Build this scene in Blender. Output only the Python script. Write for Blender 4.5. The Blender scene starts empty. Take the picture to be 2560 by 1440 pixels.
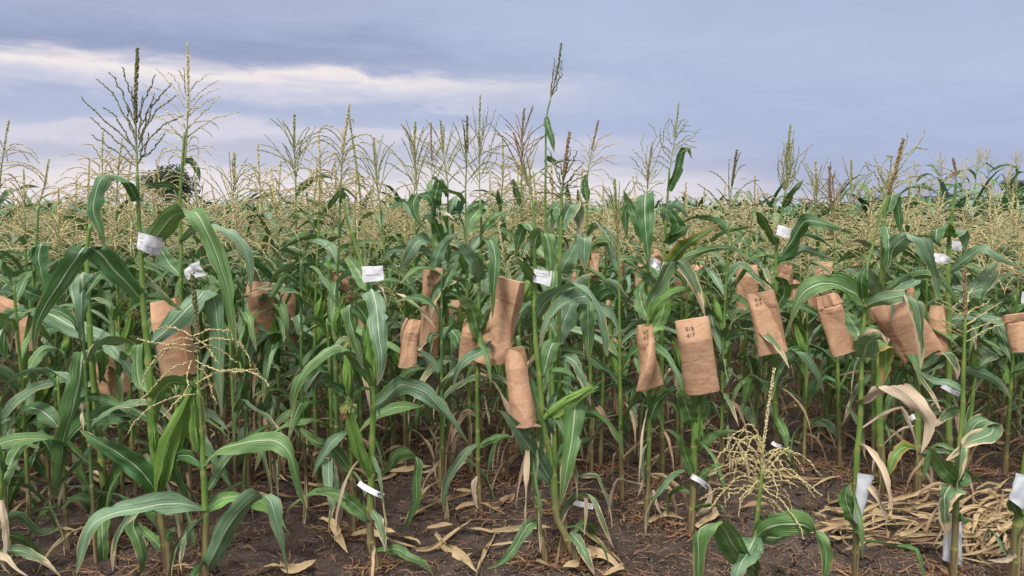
import bpy, math, random
import numpy as np
from mathutils import Vector, Matrix, noise as mn

R = math.radians
# ------------------------------------------------------------------ camera, world, sun, exposure
F, CX, CY, HOR, H = 1900.0, 1280.0, 720.0, 530.0, 1.6
TH = math.atan((CY - HOR) / F)
sc = bpy.context.scene
cam = bpy.data.objects.new('camera', bpy.data.cameras.new('camera'))
sc.collection.objects.link(cam)
cam.location = (0, 0, H)
cam.rotation_euler = (R(90) - TH, 0, 0)
cam.data.sensor_width = 36
cam.data.lens = 36 * F / 2560
cam.data.clip_start = 0.05
cam.data.clip_end = 5000
sc.camera = cam
sc.view_settings.view_transform = 'Standard'
sc.view_settings.look = 'None'
sc.view_settings.exposure = 0.0
sc.view_settings.gamma = 1
sc.cycles.max_bounces = 6
sc.cycles.transparent_max_bounces = 6

SUN_EL, SUN_AZ = R(52), R(200)      # soft veiled sun, behind and to the left of the camera


def world():
    w = bpy.data.worlds.new('World')
    sc.world = w
    w.use_nodes = True
    nt = w.node_tree
    N, L = nt.nodes, nt.links
    N.clear()

    def nd(t, **k):
        n = N.new(t)
        for a, b in k.items():
            setattr(n, a, b)
        return n

    def mth(op, a, b=None, c=None, clamp=False):
        n = nd('ShaderNodeMath', operation=op, use_clamp=clamp)
        for i, v in enumerate((a, b, c)):
            if v is None:
                continue
            if isinstance(v, (int, float)):
                n.inputs[i].default_value = v
            else:
                L.new(v, n.inputs[i])
        return n.outputs[0]
    tc = nd('ShaderNodeTexCoord')
    sep = nd('ShaderNodeSeparateXYZ')
    L.new(tc.outputs['Generated'], sep.inputs[0])
    x, y, z = sep.outputs
    az = mth('ARCTAN2', x, y)
    el = mth('ARCSINE', z)
    # stretched cloud coordinates (azimuth, elevation)
    comb = nd('ShaderNodeCombineXYZ')
    L.new(mth('MULTIPLY', az, 1.5), comb.inputs[0])
    L.new(mth('MULTIPLY', el, 6.0), comb.inputs[1])

    def noi(vec, scale, detail, rough=.5, dist=0.0, off=(0, 0, 0)):
        mp = nd('ShaderNodeMapping')
        mp.inputs['Location'].default_value = off
        L.new(vec, mp.inputs[0])
        n = nd('ShaderNodeTexNoise')
        n.inputs['Scale'].default_value = scale
        n.inputs['Detail'].default_value = detail
        n.inputs['Roughness'].default_value = rough
        n.inputs['Distortion'].default_value = dist
        L.new(mp.outputs[0], n.inputs['Vector'])
        return n.outputs['Fac']
    n1 = noi(comb.outputs[0], 2.2, 6, .55, .3, (3.1, 1.2, 0))
    n2 = noi(comb.outputs[0], 6.0, 5, .6, .5, (7.7, 4.2, 0))
    w1 = mth('MULTIPLY', mth('SUBTRACT', n1, .5), .075)
    w2 = mth('MULTIPLY', mth('SUBTRACT', n2, .5), .06)
    # height above the skyline; cloud bands run level from left to right and sink a little
    hor = mth('SQRT', mth('ADD', mth('MULTIPLY', x, x), mth('MULTIPLY', y, y)))
    azc = mth('MINIMUM', mth('MAXIMUM', az, -.8), .8)
    tz = mth('DIVIDE', z, mth('MULTIPLY', mth('MAXIMUM', hor, .02), mth('COSINE', azc)))
    ev = mth('MULTIPLY', tz, mth('ADD', mth('MULTIPLY', mth('ADD', azc, .6), .36), 1.0))
    ev = mth('ADD', ev, mth('ADD', w1, w2))

    def ramp(fac, stops, interp='B_SPLINE'):
        r = nd('ShaderNodeValToRGB')
        r.color_ramp.interpolation = interp
        e = r.color_ramp.elements
        while len(e) > 1:
            e.remove(e[-1])
        e[0].position = stops[0][0]
        e[0].color = (*stops[0][1], 1)
        for p, c in stops[1:]:
            k = e.new(p)
            k.color = (*c, 1)
        L.new(fac, r.inputs[0])
        return r.outputs[0]

    def s(r, g, b):
        return tuple(((v / 255 + .055) / 1.055) ** 2.4 if v > 10 else v / 255 / 12.92 for v in (r, g, b))
    fe = mth('MULTIPLY', ev, 2.0, clamp=True)
    left = ramp(fe, [(0.0, s(226, 218, 226)), (.05, s(240, 230, 232)), (.10, s(232, 224, 230)), (.13, s(198, 198, 216)), (.16, s(184, 189, 213)), (.19, s(206, 205, 222)),
                     (.23, s(216, 213, 228)), (.25, s(180, 188, 216)), (.30, s(164, 178, 212)), (.325, s(196, 200, 222)), (.365, s(212, 210, 228)), (.392, s(250, 238, 232)),
                     (.408, s(228, 220, 228)), (.43, s(162, 171, 202)), (.46, s(142, 155, 191)), (.50, s(154, 167, 202)), (.56, s(166, 176, 208)), (1, s(175, 182, 210))])
    right = ramp(fe, [(0.0, s(172, 178, 208)), (.08, s(164, 172, 206)), (.18, s(166, 177, 212)), (.3, s(166, 181, 216)),
                      (.42, s(168, 184, 217)), (.52, s(176, 190, 220)), (.75, s(168, 182, 214)), (1, s(170, 180, 210))])
    mr = nd('ShaderNodeMapRange', interpolation_type='SMOOTHERSTEP')
    L.new(mth('ADD', mth('ADD', az, mth('MULTIPLY', mth('SUBTRACT', fe, .3), .85)), mth('ADD', w2, mth('MULTIPLY', w1, 3.0))), mr.inputs[0])
    mr.inputs[1].default_value = -.22
    mr.inputs[2].default_value = .38
    mix = nd('ShaderNodeMix', data_type='RGBA')
    L.new(mr.outputs[0], mix.inputs[0])
    L.new(left, mix.inputs[6])
    L.new(right, mix.inputs[7])
    # fine wispy modulation
    mod = mth('ADD', mth('MULTIPLY', n2, .18), .915)
    sc1 = nd('ShaderNodeVectorMath', operation='SCALE')
    hs = nd('ShaderNodeHueSaturation')
    hs.inputs['Saturation'].default_value = .90
    hs.inputs['Value'].default_value = 1.02
    L.new(mix.outputs[2], hs.inputs['Color'])
    warm = nd('ShaderNodeMix', data_type='RGBA')
    wr = nd('ShaderNodeMapRange', interpolation_type='SMOOTHSTEP')
    L.new(el, wr.inputs[0])
    wr.inputs[1].default_value = .36
    wr.inputs[2].default_value = .8
    L.new(wr.outputs[0], warm.inputs[0])
    L.new(hs.outputs[0], warm.inputs[6])
    warm.inputs[7].default_value = (.52, .50, .47, 1)
    L.new(warm.outputs[2], sc1.inputs[0])
    L.new(mod, sc1.inputs['Scale'])
    # overhead the overcast is much brighter than low down (boosted and warmed to light the leaves)
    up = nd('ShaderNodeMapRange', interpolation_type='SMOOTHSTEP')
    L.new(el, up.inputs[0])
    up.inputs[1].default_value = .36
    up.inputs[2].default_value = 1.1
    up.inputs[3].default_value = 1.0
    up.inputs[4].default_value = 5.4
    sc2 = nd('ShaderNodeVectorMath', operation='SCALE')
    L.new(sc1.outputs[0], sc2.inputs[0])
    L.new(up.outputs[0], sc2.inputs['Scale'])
    # a little of the clear sky behind the clouds
    sky = nd('ShaderNodeTexSky', sky_type='NISHITA', sun_disc=False, sun_elevation=SUN_EL, sun_rotation=SUN_AZ)
    bg1 = nd('ShaderNodeBackground')
    bg1.inputs[1].default_value = .004
    L.new(sky.outputs[0], bg1.inputs[0])
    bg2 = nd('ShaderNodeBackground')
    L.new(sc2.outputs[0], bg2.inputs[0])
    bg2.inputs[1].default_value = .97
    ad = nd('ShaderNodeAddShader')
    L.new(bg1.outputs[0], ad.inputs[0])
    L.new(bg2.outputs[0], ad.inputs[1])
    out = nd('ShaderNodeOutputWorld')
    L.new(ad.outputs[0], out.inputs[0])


world()
sl = bpy.data.lights.new('sun', 'SUN')
sl.energy = 3.0
sl.angle = R(10)
sl.color = (1, .96, .9)
sun = bpy.data.objects.new('sun', sl)
sc.collection.objects.link(sun)
sun.rotation_euler = (R(90) - SUN_EL, 0, -SUN_AZ + R(180))
sun.location = (0, 0, 30)


# ------------------------------------------------------------------ helpers
def P(px, py, Y):
    a, b = (px - CX) / F, -(py - CY) / F
    y = math.cos(TH) + b * math.sin(TH)
    z = -math.sin(TH) + b * math.cos(TH)
    k = Y / y
    return Vector((a * k, Y, H + z * k))


def gy(Y):      # pixel row of the ground at distance Y
    ang = math.atan(H / Y) - TH
    return CY + F * math.tan(ang)


def ground_Y(py):
    return H / math.tan(math.atan((py - CY) / F) + TH)


def relief(x, y):   # far terrain rises a little to the right
    t = min(max((y - 12) / 50, 0), 1)
    return t * t * (3 - 2 * t) * max(min(x, 60), -60) * .012


class MB:
    def __init__(s):
        s.v, s.f, s.m, s.u = [], [], [], []

    def add(s, verts, faces, uvs=None, mat=0):
        b = len(s.v)
        s.v.extend(verts)
        s.u.extend(uvs if uvs is not None else [(0.5, 0.5)] * len(verts))
        s.f.extend([tuple(i + b for i in f) for f in faces])
        if isinstance(mat, list):
            s.m.extend(mat)
        else:
            s.m.extend([mat] * len(faces))

    def mesh(s, name, mats, smooth=True):
        me = bpy.data.meshes.new(name)
        me.from_pydata([tuple(v) for v in s.v], [], s.f)
        for m in mats:
            me.materials.append(m)
        me.polygons.foreach_set('material_index', s.m)
        me.polygons.foreach_set('use_smooth', [smooth] * len(s.f))
        uv = me.uv_layers.new(name='UVMap')
        idx = np.empty(len(me.loops), dtype=np.int32)
        me.loops.foreach_get('vertex_index', idx)
        uv.data.foreach_set('uv', np.array(s.u, dtype=np.float32)[idx].ravel())
        me.update()
        return me

    def build(s, name, mats, parent=None, smooth=True, loc=None):
        if not isinstance(mats, (list, tuple)):
            mats = [mats]
        o = bpy.data.objects.new(name, s.mesh(name, mats, smooth))
        sc.collection.objects.link(o)
        if parent is not None:
            o.parent = parent
        if loc is not None:
            o.location = loc
        return o


def tag(o, label=None, cat=None, group=None, kind=None):
    if label:
        o['label'] = label
    if cat:
        o['category'] = cat
    if group:
        o['group'] = group
    if kind:
        o['kind'] = kind
    return o


def empty(name, loc):
    o = bpy.data.objects.new(name, None)
    sc.collection.objects.link(o)
    o.location = loc
    o.empty_display_size = .1
    return o


def spline(pts, n):
    """Catmull-Rom through pts, n+1 samples evenly spaced by length"""
    p = [Vector(q) for q in pts]
    if len(p) == 2:
        return [p[0].lerp(p[1], i / n) for i in range(n + 1)]
    q = [p[0] * 2 - p[1]] + p + [p[-1] * 2 - p[-2]]
    out = []
    for i in range(1, len(q) - 2):
        a, b, c, d = q[i - 1:i + 3]
        for k in range(8):
            t = k / 8
            out.append(.5 * ((2 * b) + (c - a) * t + (2 * a - 5 * b + 4 * c - d) * t * t + (3 * b - a - 3 * c + d) * t ** 3))
    out.append(p[-1])
    ds = [0]
    for i in range(1, len(out)):
        ds.append(ds[-1] + (out[i] - out[i - 1]).length)
    res, j = [], 0
    for i in range(n + 1):
        t = ds[-1] * i / n
        while j < len(out) - 2 and ds[j + 1] < t:
            j += 1
        seg = ds[j + 1] - ds[j]
        res.append(out[j].lerp(out[j + 1], (t - ds[j]) / seg if seg > 1e-9 else 0))
    return res


def tube(mb, pts, radii, sides=7, mat=0, cap=True, mats=None):
    n = len(pts)
    vs, fs, us, ms = [], [], [], []
    ref = Vector((0.3, 1, 0.1)).normalized()
    for i in range(n):
        t = (pts[min(i + 1, n - 1)] - pts[max(i - 1, 0)]).normalized()
        a = t.cross(ref)
        if a.length < .1:
            a = t.cross(Vector((1, 0, 0)))
        a.normalize()
        b = t.cross(a)
        for k in range(sides):
            w = 2 * math.pi * k / sides
            vs.append(pts[i] + (a * math.cos(w) + b * math.sin(w)) * radii[i])
            us.append((k / sides, i / n))
    for i in range(n - 1):
        for k in range(sides):
            fs.append((i * sides + k, i * sides + (k + 1) % sides, (i + 1) * sides + (k + 1) % sides, (i + 1) * sides + k))
            ms.append(mats[i] if mats else mat)
    if cap:
        fs.append(tuple(range((n - 1) * sides, n * sides)))
        ms.append(mats[-1] if mats else mat)
    mb.add(vs, fs, us, ms)


# ------------------------------------------------------------------ materials
def newmat(name):
    m = bpy.data.materials.new(name)
    m.use_nodes = True
    nt = m.node_tree
    nt.nodes.clear()
    out = nt.nodes.new('ShaderNodeOutputMaterial')
    return m, nt, out


class NT:
    def __init__(s, nt):
        s.nt = nt

    def n(s, t, **k):
        x = s.nt.nodes.new(t)
        for a, b in k.items():
            setattr(x, a, b)
        return x

    def l(s, a, b):
        s.nt.links.new(a, b)

    def m(s, op, a, b=None, c=None, clamp=False):
        n = s.n('ShaderNodeMath', operation=op, use_clamp=clamp)
        for i, v in enumerate((a, b, c)):
            if v is None:
                continue
            if isinstance(v, (int, float)):
                n.inputs[i].default_value = v
            else:
                s.l(v, n.inputs[i])
        return n.outputs[0]

    def mix(s, f, a, b):
        n = s.n('ShaderNodeMix', data_type='RGBA')
        for i, v in ((0, f), (6, a), (7, b)):
            if isinstance(v, (int, float)):
                n.inputs[i].default_value = v
            elif isinstance(v, tuple):
                n.inputs[i].default_value = (*v, 1)
            else:
                s.l(v, n.inputs[i])
        return n.outputs[2]

    def noise(s, vec, scale, detail=3, rough=.55, dist=0):
        n = s.n('ShaderNodeTexNoise')
        n.inputs['Scale'].default_value = scale
        n.inputs['Detail'].default_value = detail
        n.inputs['Roughness'].default_value = rough
        n.inputs['Distortion'].default_value = dist
        if vec is not None:
            s.l(vec, n.inputs['Vector'])
        return n.outputs['Fac']

    def ss(s, v, lo, hi, a=0.0, b=1.0):
        n = s.n('ShaderNodeMapRange', interpolation_type='SMOOTHSTEP')
        s.l(v, n.inputs[0])
        for i, q in enumerate((lo, hi, a, b)):
            n.inputs[i + 1].default_value = q
        return n.outputs[0]

    def mapping(s, vec, scale=(1, 1, 1), loc=None):
        n = s.n('ShaderNodeMapping')
        n.inputs['Scale'].default_value = scale
        s.l(vec, n.inputs[0])
        if loc is not None:
            s.l(loc, n.inputs['Location'])
        return n.outputs[0]

    def bsdf(s, col, rough=.5, spec=.5, bump=None, bstr=.3, bdist=.002, trans=None, tcol=None, out=None):
        p = s.n('ShaderNodeBsdfPrincipled')
        for key, v in (('Base Color', col), ('Roughness', rough)):
            if isinstance(v, tuple):
                p.inputs[key].default_value = (*v, 1)
            elif isinstance(v, (int, float)):
                p.inputs[key].default_value = v
            else:
                s.l(v, p.inputs[key])
        p.inputs['Specular IOR Level'].default_value = spec
        nrm = None
        if bump is not None:
            b = s.n('ShaderNodeBump')
            b.inputs['Strength'].default_value = bstr
            b.inputs['Distance'].default_value = bdist
            s.l(bump, b.inputs['Height'])
            nrm = b.outputs[0]
            s.l(nrm, p.inputs['Normal'])
        res = p.outputs[0]
        if trans:
            t = s.n('ShaderNodeBsdfTranslucent')
            if isinstance(tcol, tuple):
                t.inputs[0].default_value = (*tcol, 1)
            else:
                s.l(tcol, t.inputs[0])
            if nrm:
                s.l(nrm, t.inputs['Normal'])
            mx = s.n('ShaderNodeMixShader')
            mx.inputs[0].default_value = trans
            s.l(res, mx.inputs[1])
            s.l(t.outputs[0], mx.inputs[2])
            res = mx.outputs[0]
        s.l(res, out.inputs[0])
        return p


def leafmat(name, dark, light, dry=0.0, edge=0.34, tip=.42, drycol=(.48, .33, .18), drycol2=(.30, .19, .09), yellow=0.0, rough=.42, rib=(.52, .60, .41)):
    """dark/light green; dry = overall share of straw-coloured tissue, edge/tip push it to margins and tip"""
    m, nt, out = newmat(name)
    g = NT(nt)
    tc = g.n('ShaderNodeTexCoord')
    oi = g.n('ShaderNodeObjectInfo')
    rnd = g.m('MULTIPLY', oi.outputs['Random'], 50)
    off = g.n('ShaderNodeCombineXYZ')
    g.l(rnd, off.inputs[0])
    g.l(rnd, off.inputs[1])
    sep = g.n('ShaderNodeSeparateXYZ')
    g.l(tc.outputs['UV'], sep.inputs[0])
    u, v = sep.outputs[0], sep.outputs[1]
    c = g.m('ABSOLUTE', g.m('SUBTRACT', u, .5))
    lo = g.mapping(tc.outputs['UV'], (2.0, 7.0, 1), off.outputs[0])
    ve = g.mapping(tc.outputs['UV'], (34, 1.6, 1), off.outputs[0])
    hi = g.mapping(tc.outputs['UV'], (16, 90, 1), off.outputs[0])
    n1 = g.noise(lo, 1.0, 4)
    nv = g.noise(ve, 1.0, 3)
    nh = g.noise(hi, 1.0, 3, .6)
    k = g.m('ADD', g.m('MULTIPLY', g.ss(n1, .3, .7), .55), g.m('MULTIPLY', oi.outputs['Random'], .45))
    col = g.mix(k, dark, light)
    # parallel veins
    col = g.mix(g.ss(nv, .40, .66, 0, .6), col, tuple(min(1, q * 1.9 + .02) for q in light))
    col = g.mix(g.m('MULTIPLY', g.ss(nv, .56, .70, 0, .65), g.ss(n1, .40, .62)), col, (.36, .43, .26))
    col = g.mix(g.ss(nv, .30, .44, .5, 0), col, tuple(q * .5 for q in dark))
    n5 = g.noise(g.mapping(tc.outputs['UV'], (5, 22, 1), off.outputs[0]), 1.0, 4, .65)
    col = g.mix(g.ss(n5, .55, .75, 0, .35), col, tuple(min(1, q * 1.8 + .03) for q in light))
    # pale flecks and drops
    col = g.mix(g.ss(nh, .66, .76, 0, .5), col, (.36, .42, .30))
    if yellow:
        col = g.mix(g.m('MULTIPLY', g.ss(g.m('ADD', c, g.m('MULTIPLY', nv, .35)), .3, .62), yellow), col, (.30, .27, .03))
    # midrib
    taper = g.m('MULTIPLY_ADD', v, -.030, .056)
    ribm = g.m('SUBTRACT', 1.0, g.ss(g.m('DIVIDE', c, taper), .45, 1.0))
    col = g.mix(g.m('MULTIPLY', ribm, .85), col, rib)
    # dry tissue
    sdry = g.m('ADD', g.m('MULTIPLY', n1, .75), g.m('MULTIPLY', nv, .35))
    sdry = g.m('ADD', sdry, g.m('MULTIPLY', g.m('POWER', v, 3.0), tip))
    sdry = g.m('ADD', sdry, g.m('MULTIPLY', g.m('POWER', g.m('MULTIPLY', c, 2.0), 3.0), edge))
    dm = g.ss(sdry, 1.02 - dry * .8, 1.10 - dry * .8)
    dc = g.mix(g.ss(g.noise(ve, 1.7, 3), .35, .7), drycol, drycol2)
    dc = g.mix(g.m('MULTIPLY', oi.outputs['Random'], .5), dc, tuple(min(1, q * 1.35) for q in drycol))
    halo = g.ss(sdry, .95 - dry * .8, 1.04 - dry * .8)
    col = g.mix(g.m('MULTIPLY', halo, .5), col, (.24, .23, .04))
    col = g.mix(dm, col, dc)
    bump = g.m('ADD', g.m('MULTIPLY', nv, 1.0), g.m('MULTIPLY', nh, .15))
    bump = g.m('ADD', bump, g.m('MULTIPLY', ribm, -.6))
    rg = g.m('ADD', g.m('MULTIPLY', dm, .3), g.m('MULTIPLY_ADD', nv, .25, rough - .12))
    tcol = g.mix(.5, col, (.16, .26, .03))
    g.bsdf(col, rg, .75, bump, .7, .007, .16, tcol, out)
    return m


def stalkmat(name, a, b, low=(.16, .085, .06)):
    m, nt, out = newmat(name)
    g = NT(nt)
    tc = g.n('ShaderNodeTexCoord')
    geo = g.n('ShaderNodeNewGeometry')
    sp = g.n('ShaderNodeSeparateXYZ')
    g.l(geo.outputs['Position'], sp.inputs[0])
    st = g.mapping(tc.outputs['Object'], (60, 60, 3))
    n = g.noise(st, 1, 4)
    n2 = g.noise(g.mapping(tc.outputs['Object'], (4, 4, 6)), 1, 3)
    n3 = g.noise(g.mapping(tc.outputs['Object'], (150, 150, 40)), 1, 2)
    col = g.mix(g.ss(n2, .35, .65), a, b)
    col = g.mix(g.ss(n, .5, .75, 0, .5), col, tuple(min(1, q * 1.5) for q in b))
    col = g.mix(g.ss(n3, .66, .74, 0, .6), col, (.38, .36, .2))
    # old brown sheath remains on the lowest internodes
    zz = g.m('ADD', sp.outputs[2], g.m('MULTIPLY', g.m('SUBTRACT', n2, .5), .5))
    lo = g.ss(zz, .08, .46, 1, 0)
    col = g.mix(g.m('MULTIPLY', lo, .8), col, g.mix(g.ss(n, .4, .6), low, (.30, .22, .12)))
    g.bsdf(col, .45, .4, n, .25, .003, out=out)
    return m


def simple(name, c1, c2, scale=(8, 8, 8), rough=.7, spec=.3, bstr=.3, bd=.003, trans=None, rnd=0.0, c3=None):
    m, nt, out = newmat(name)
    g = NT(nt)
    tc = g.n('ShaderNodeTexCoord')
    oi = g.n('ShaderNodeObjectInfo')
    n = g.noise(g.mapping(tc.outputs['Object'], scale), 1, 5, .6)
    col = g.mix(g.ss(n, .32, .68), c1, c2)
    if c3:
        nn = g.noise(g.mapping(tc.outputs['Object'], tuple(q * 6 for q in scale)), 1, 2)
        col = g.mix(g.ss(nn, .55, .7), col, c3)
    if rnd:
        col = g.mix(g.m('MULTIPLY', oi.outputs['Random'], rnd), col, tuple(q * .55 for q in c1))
    g.bsdf(col, rough, spec, n, bstr, bd, trans, col, out)
    return m


M = {}
M['leaf'] = leafmat('leaf_green', (.032, .100, .018), (.112, .220, .055))
M['blue'] = leafmat('leaf_blue_green', (.048, .125, .054), (.145, .245, .130), rough=.38)
M['deep'] = leafmat('leaf_deep_green', (.020, .078, .014), (.055, .155, .034), rough=.38)
M['bright'] = leafmat('leaf_bright_green', (.075, .20, .028), (.16, .33, .06), rough=.4)
M['streak'] = leafmat('leaf_half_dry', (.05, .13, .05), (.13, .22, .10), dry=.24, edge=.34, tip=.55, drycol=(.64, .51, .34), drycol2=(.38, .26, .15))
M['burnt'] = leafmat('leaf_burnt_edge', (.045, .13, .012), (.10, .22, .025), dry=.12, edge=.55, tip=.5, drycol=(.42, .24, .09), yellow=.8)
M['dry'] = leafmat('leaf_dry', (.20, .18, .07), (.30, .26, .12), dry=1.0, drycol=(.66, .53, .38), drycol2=(.46, .33, .21), rib=(.5, .42, .27))
M['droop'] = leafmat('leaf_dry_brown', (.12, .13, .04), (.2, .18, .08), dry=.6, drycol=(.52, .37, .24), drycol2=(.30, .17, .10), rib=(.4, .33, .2))
M['stalk'] = stalkmat('stalk_green', (.085, .165, .032), (.17, .265, .060))
M['stalkd'] = stalkmat('stalk_dark', (.05, .11, .03), (.10, .18, .05))
M['node'] = simple('stalk_node', (.30, .31, .09), (.20, .15, .06), (60, 60, 60), .6)
M['husk'] = leafmat('husk_green', (.11, .24, .03), (.21, .36, .07), edge=.05, tip=.1, rough=.4, rib=(.2, .33, .08))
M['silk'] = simple('silk_brown', (.14, .05, .03), (.30, .16, .07), (40, 40, 40), .7)
M['silkg'] = simple('silk_fresh', (.33, .36, .12), (.45, .40, .17), (40, 40, 40), .7)
TK = {}
TK['tan'] = simple('tassel_tan', (.50, .43, .22), (.68, .58, .34), (30, 30, 30), .75, .2, c3=(.34, .33, .14), rnd=.4)
TK['cream'] = simple('tassel_cream', (.50, .43, .22), (.62, .52, .28), (60, 60, 60), .7, .2, c3=(.42, .40, .16))
TK['green'] = simple('tassel_green', (.27, .29, .11), (.42, .40, .18), (30, 30, 30), .7, .2, c3=(.42, .34, .18), rnd=.4)
TK['rachis'] = simple('tassel_rachis', (.20, .25, .08), (.30, .32, .12), (30, 30, 30), .6)
TK['dark'] = simple('tassel_dark_green', (.105, .12, .05), (.20, .18, .08), (60, 60, 60), .65, .25, c3=(.25, .20, .08))
TK['brown'] = simple('tassel_brown', (.20, .13, .075), (.34, .23, .13), (60, 60, 60), .75, .2, c3=(.32, .24, .12))
M['bag'] = None
M['white'] = simple('white_paper', (.84, .84, .85), (.79, .79, .82), (20, 20, 20), .6, .3, .08, .001, .12)
M['wax'] = simple('glassine', (.66, .70, .74), (.78, .80, .83), (30, 30, 30), .35, .5, .2, .002, .3)
M['ink'] = simple('ink', (.03, .018, .015), (.05, .03, .02), (20, 20, 20), .7)
M['pencil'] = simple('pencil', (.32, .32, .36), (.42, .42, .45), (20, 20, 20), .7)
M['litter'] = simple('litter_brown', (.30, .18, .10), (.15, .075, .045), (25, 25, 25), .85, .15, rnd=.0, c3=(.42, .29, .17))
M['straw'] = leafmat('straw_leaf', (.3, .26, .12), (.3, .26, .12), dry=1.2, drycol=(.60, .45, .25), drycol2=(.38, .25, .13), rib=(.44, .33, .18), rough=.5)
M['chaff'] = simple('chaff', (.40, .30, .17), (.22, .14, .08), (30, 30, 30), .85, .1)
M['bark'] = simple('bark', (.09, .065, .045), (.15, .11, .08), (3, 3, 1), .9)
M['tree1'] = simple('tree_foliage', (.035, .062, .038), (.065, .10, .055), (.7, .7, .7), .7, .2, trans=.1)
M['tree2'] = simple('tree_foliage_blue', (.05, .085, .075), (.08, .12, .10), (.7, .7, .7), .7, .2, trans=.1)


def bagmat():
    m, nt, out = newmat('kraft_paper')
    g = NT(nt)
    tc = g.n('ShaderNodeTexCoord')
    oi = g.n('ShaderNodeObjectInfo')
    a = g.noise(g.mapping(tc.outputs['UV'], (2, 3, 1)), 1, 4, .6, 1.0)
    b = g.noise(g.mapping(tc.outputs['UV'], (90, 25, 1)), 1, 3)
    cr = g.n('ShaderNodeTexVoronoi', feature='DISTANCE_TO_EDGE')
    cr.inputs['Scale'].default_value = 1.9
    mp = g.mapping(tc.outputs['UV'], (1.0, 1.6, 1))
    ns = g.n('ShaderNodeTexNoise')
    ns.inputs['Scale'].default_value = 2.5
    g.l(mp, ns.inputs[0])
    va = g.n('ShaderNodeVectorMath', operation='MULTIPLY_ADD')
    g.l(ns.outputs['Color'], va.inputs[0])
    va.inputs[1].default_value = (.6, .6, .6)
    g.l(mp, va.inputs[2])
    va2 = g.n('ShaderNodeVectorMath', operation='ADD')
    cmb = g.n('ShaderNodeCombineXYZ')
    g.l(g.m('MULTIPLY', oi.outputs['Random'], 30), cmb.inputs[2])
    g.l(g.m('MULTIPLY', oi.outputs['Random'], 17), cmb.inputs[0])
    g.l(va.outputs[0], va2.inputs[0])
    g.l(cmb.outputs[0], va2.inputs[1])
    g.l(va2.outputs[0], cr.inputs['Vector'])
    col = g.mix(g.ss(a, .3, .7), (.49, .285, .165), (.58, .365, .225))
    col = g.mix(g.m('MULTIPLY', oi.outputs['Random'], .35), col, (.36, .20, .12))
    col = g.mix(g.ss(b, .55, .75, 0, .35), col, (.36, .19, .10))
    crease = g.ss(cr.outputs[0], 0, .05)
    col = g.mix(g.m('MULTIPLY', g.m('SUBTRACT', 1.0, crease), .35), col, (.60, .37, .23))
    h = g.m('ADD', g.m('MULTIPLY', g.ss(cr.outputs[0], 0, .35), 1.0), g.m('MULTIPLY', b, .05))
    g.bsdf(col, .62, .3, h, .3, .005, .12, (.5, .25, .10), out)
    return m


M['bag'] = bagmat()


def soilmat():
    m, nt, out = newmat('soil')
    g = NT(nt)
    geo = g.n('ShaderNodeNewGeometry')
    pos = geo.outputs['Position']
    n1 = g.noise(pos, .9, 4)
    n2 = g.noise(pos, 9, 6, .65)
    n3 = g.noise(pos, 70, 4, .7)
    n4 = g.noise(g.mapping(pos, (1, 1, 1)), 160, 3, .6)
    vo = g.n('ShaderNodeTexVoronoi', feature='DISTANCE_TO_EDGE')
    vo.inputs['Scale'].default_value = 2.6
    nn = g.n('ShaderNodeTexNoise')
    nn.inputs['Scale'].default_value = 5
    nn.inputs['Detail'].default_value = 4
    g.l(pos, nn.inputs[0])
    va = g.n('ShaderNodeVectorMath', operation='MULTIPLY_ADD')
    g.l(nn.outputs['Color'], va.inputs[0])
    va.inputs[1].default_value = (.35, .35, .35)
    g.l(pos, va.inputs[2])
    g.l(va.outputs[0], vo.inputs['Vector'])
    crack = g.m('SUBTRACT', 1.0, g.ss(vo.outputs[0], 0.0, .022))
    crack = g.m('MULTIPLY', crack, g.ss(n1, .42, .6))
    col = g.mix(g.ss(n2, .35, .65), (.040, .029, .025), (.082, .061, .053))
    col = g.mix(g.ss(n3, .5, .7, 0, .6), col, (.130, .100, .084))
    col = g.mix(g.ss(n1, .45, .75, 0, .5), col, (.130, .098, .084))
    col = g.mix(g.ss(n4, .66, .72, 0, .8), col, (.30, .215, .13))
    col = g.mix(g.m('MULTIPLY', crack, .9), col, (.018, .012, .01))
    h = g.m('ADD', g.m('MULTIPLY', n2, .9), g.m('MULTIPLY', n3, .35))
    h = g.m('SUBTRACT', h, g.m('MULTIPLY', crack, 1.2))
    g.bsdf(col, .95, .15, h, 1.0, .04, out=out)
    # far away the sheet is a pale dry stubble field
    return m


M['soil'] = soilmat()


# ------------------------------------------------------------------ numpy value noise
def vnoise(x, y, seed=0):
    xi, yi = np.floor(x).astype(np.int64), np.floor(y).astype(np.int64)
    xf, yf = x - xi, y - yi

    def h(a, b):
        k = (a * 374761393 + b * 668265263 + seed * 1442695041) & 0xffffffff
        k = ((k ^ (k >> 13)) * 1274126177) & 0xffffffff
        return ((k ^ (k >> 16)) & 0xffff) / 65535.0
    u, v = xf * xf * (3 - 2 * xf), yf * yf * (3 - 2 * yf)
    return (h(xi, yi) * (1 - u) + h(xi + 1, yi) * u) * (1 - v) + (h(xi, yi + 1) * (1 - u) + h(xi + 1, yi + 1) * u) * v


CRACKS = [[(1420, 1300), (1480, 1335), (1530, 1375), (1590, 1405), (1640, 1445)], [(1280, 1255), (1340, 1262), (1375, 1290)],
          [(1290, 1240), (1310, 1262)], [(1560, 1390), (1600, 1380)], [(2300, 1180), (2400, 1165), (2470, 1175)],
          [(2440, 1190), (2500, 1205), (2560, 1185)], [(640, 1235), (700, 1262), (740, 1300)], [(1700, 1380), (1730, 1360)],
          [(2040, 1405), (2110, 1420), (2200, 1410)], [(1980, 1270), (2060, 1285), (2110, 1270)]]


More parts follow.
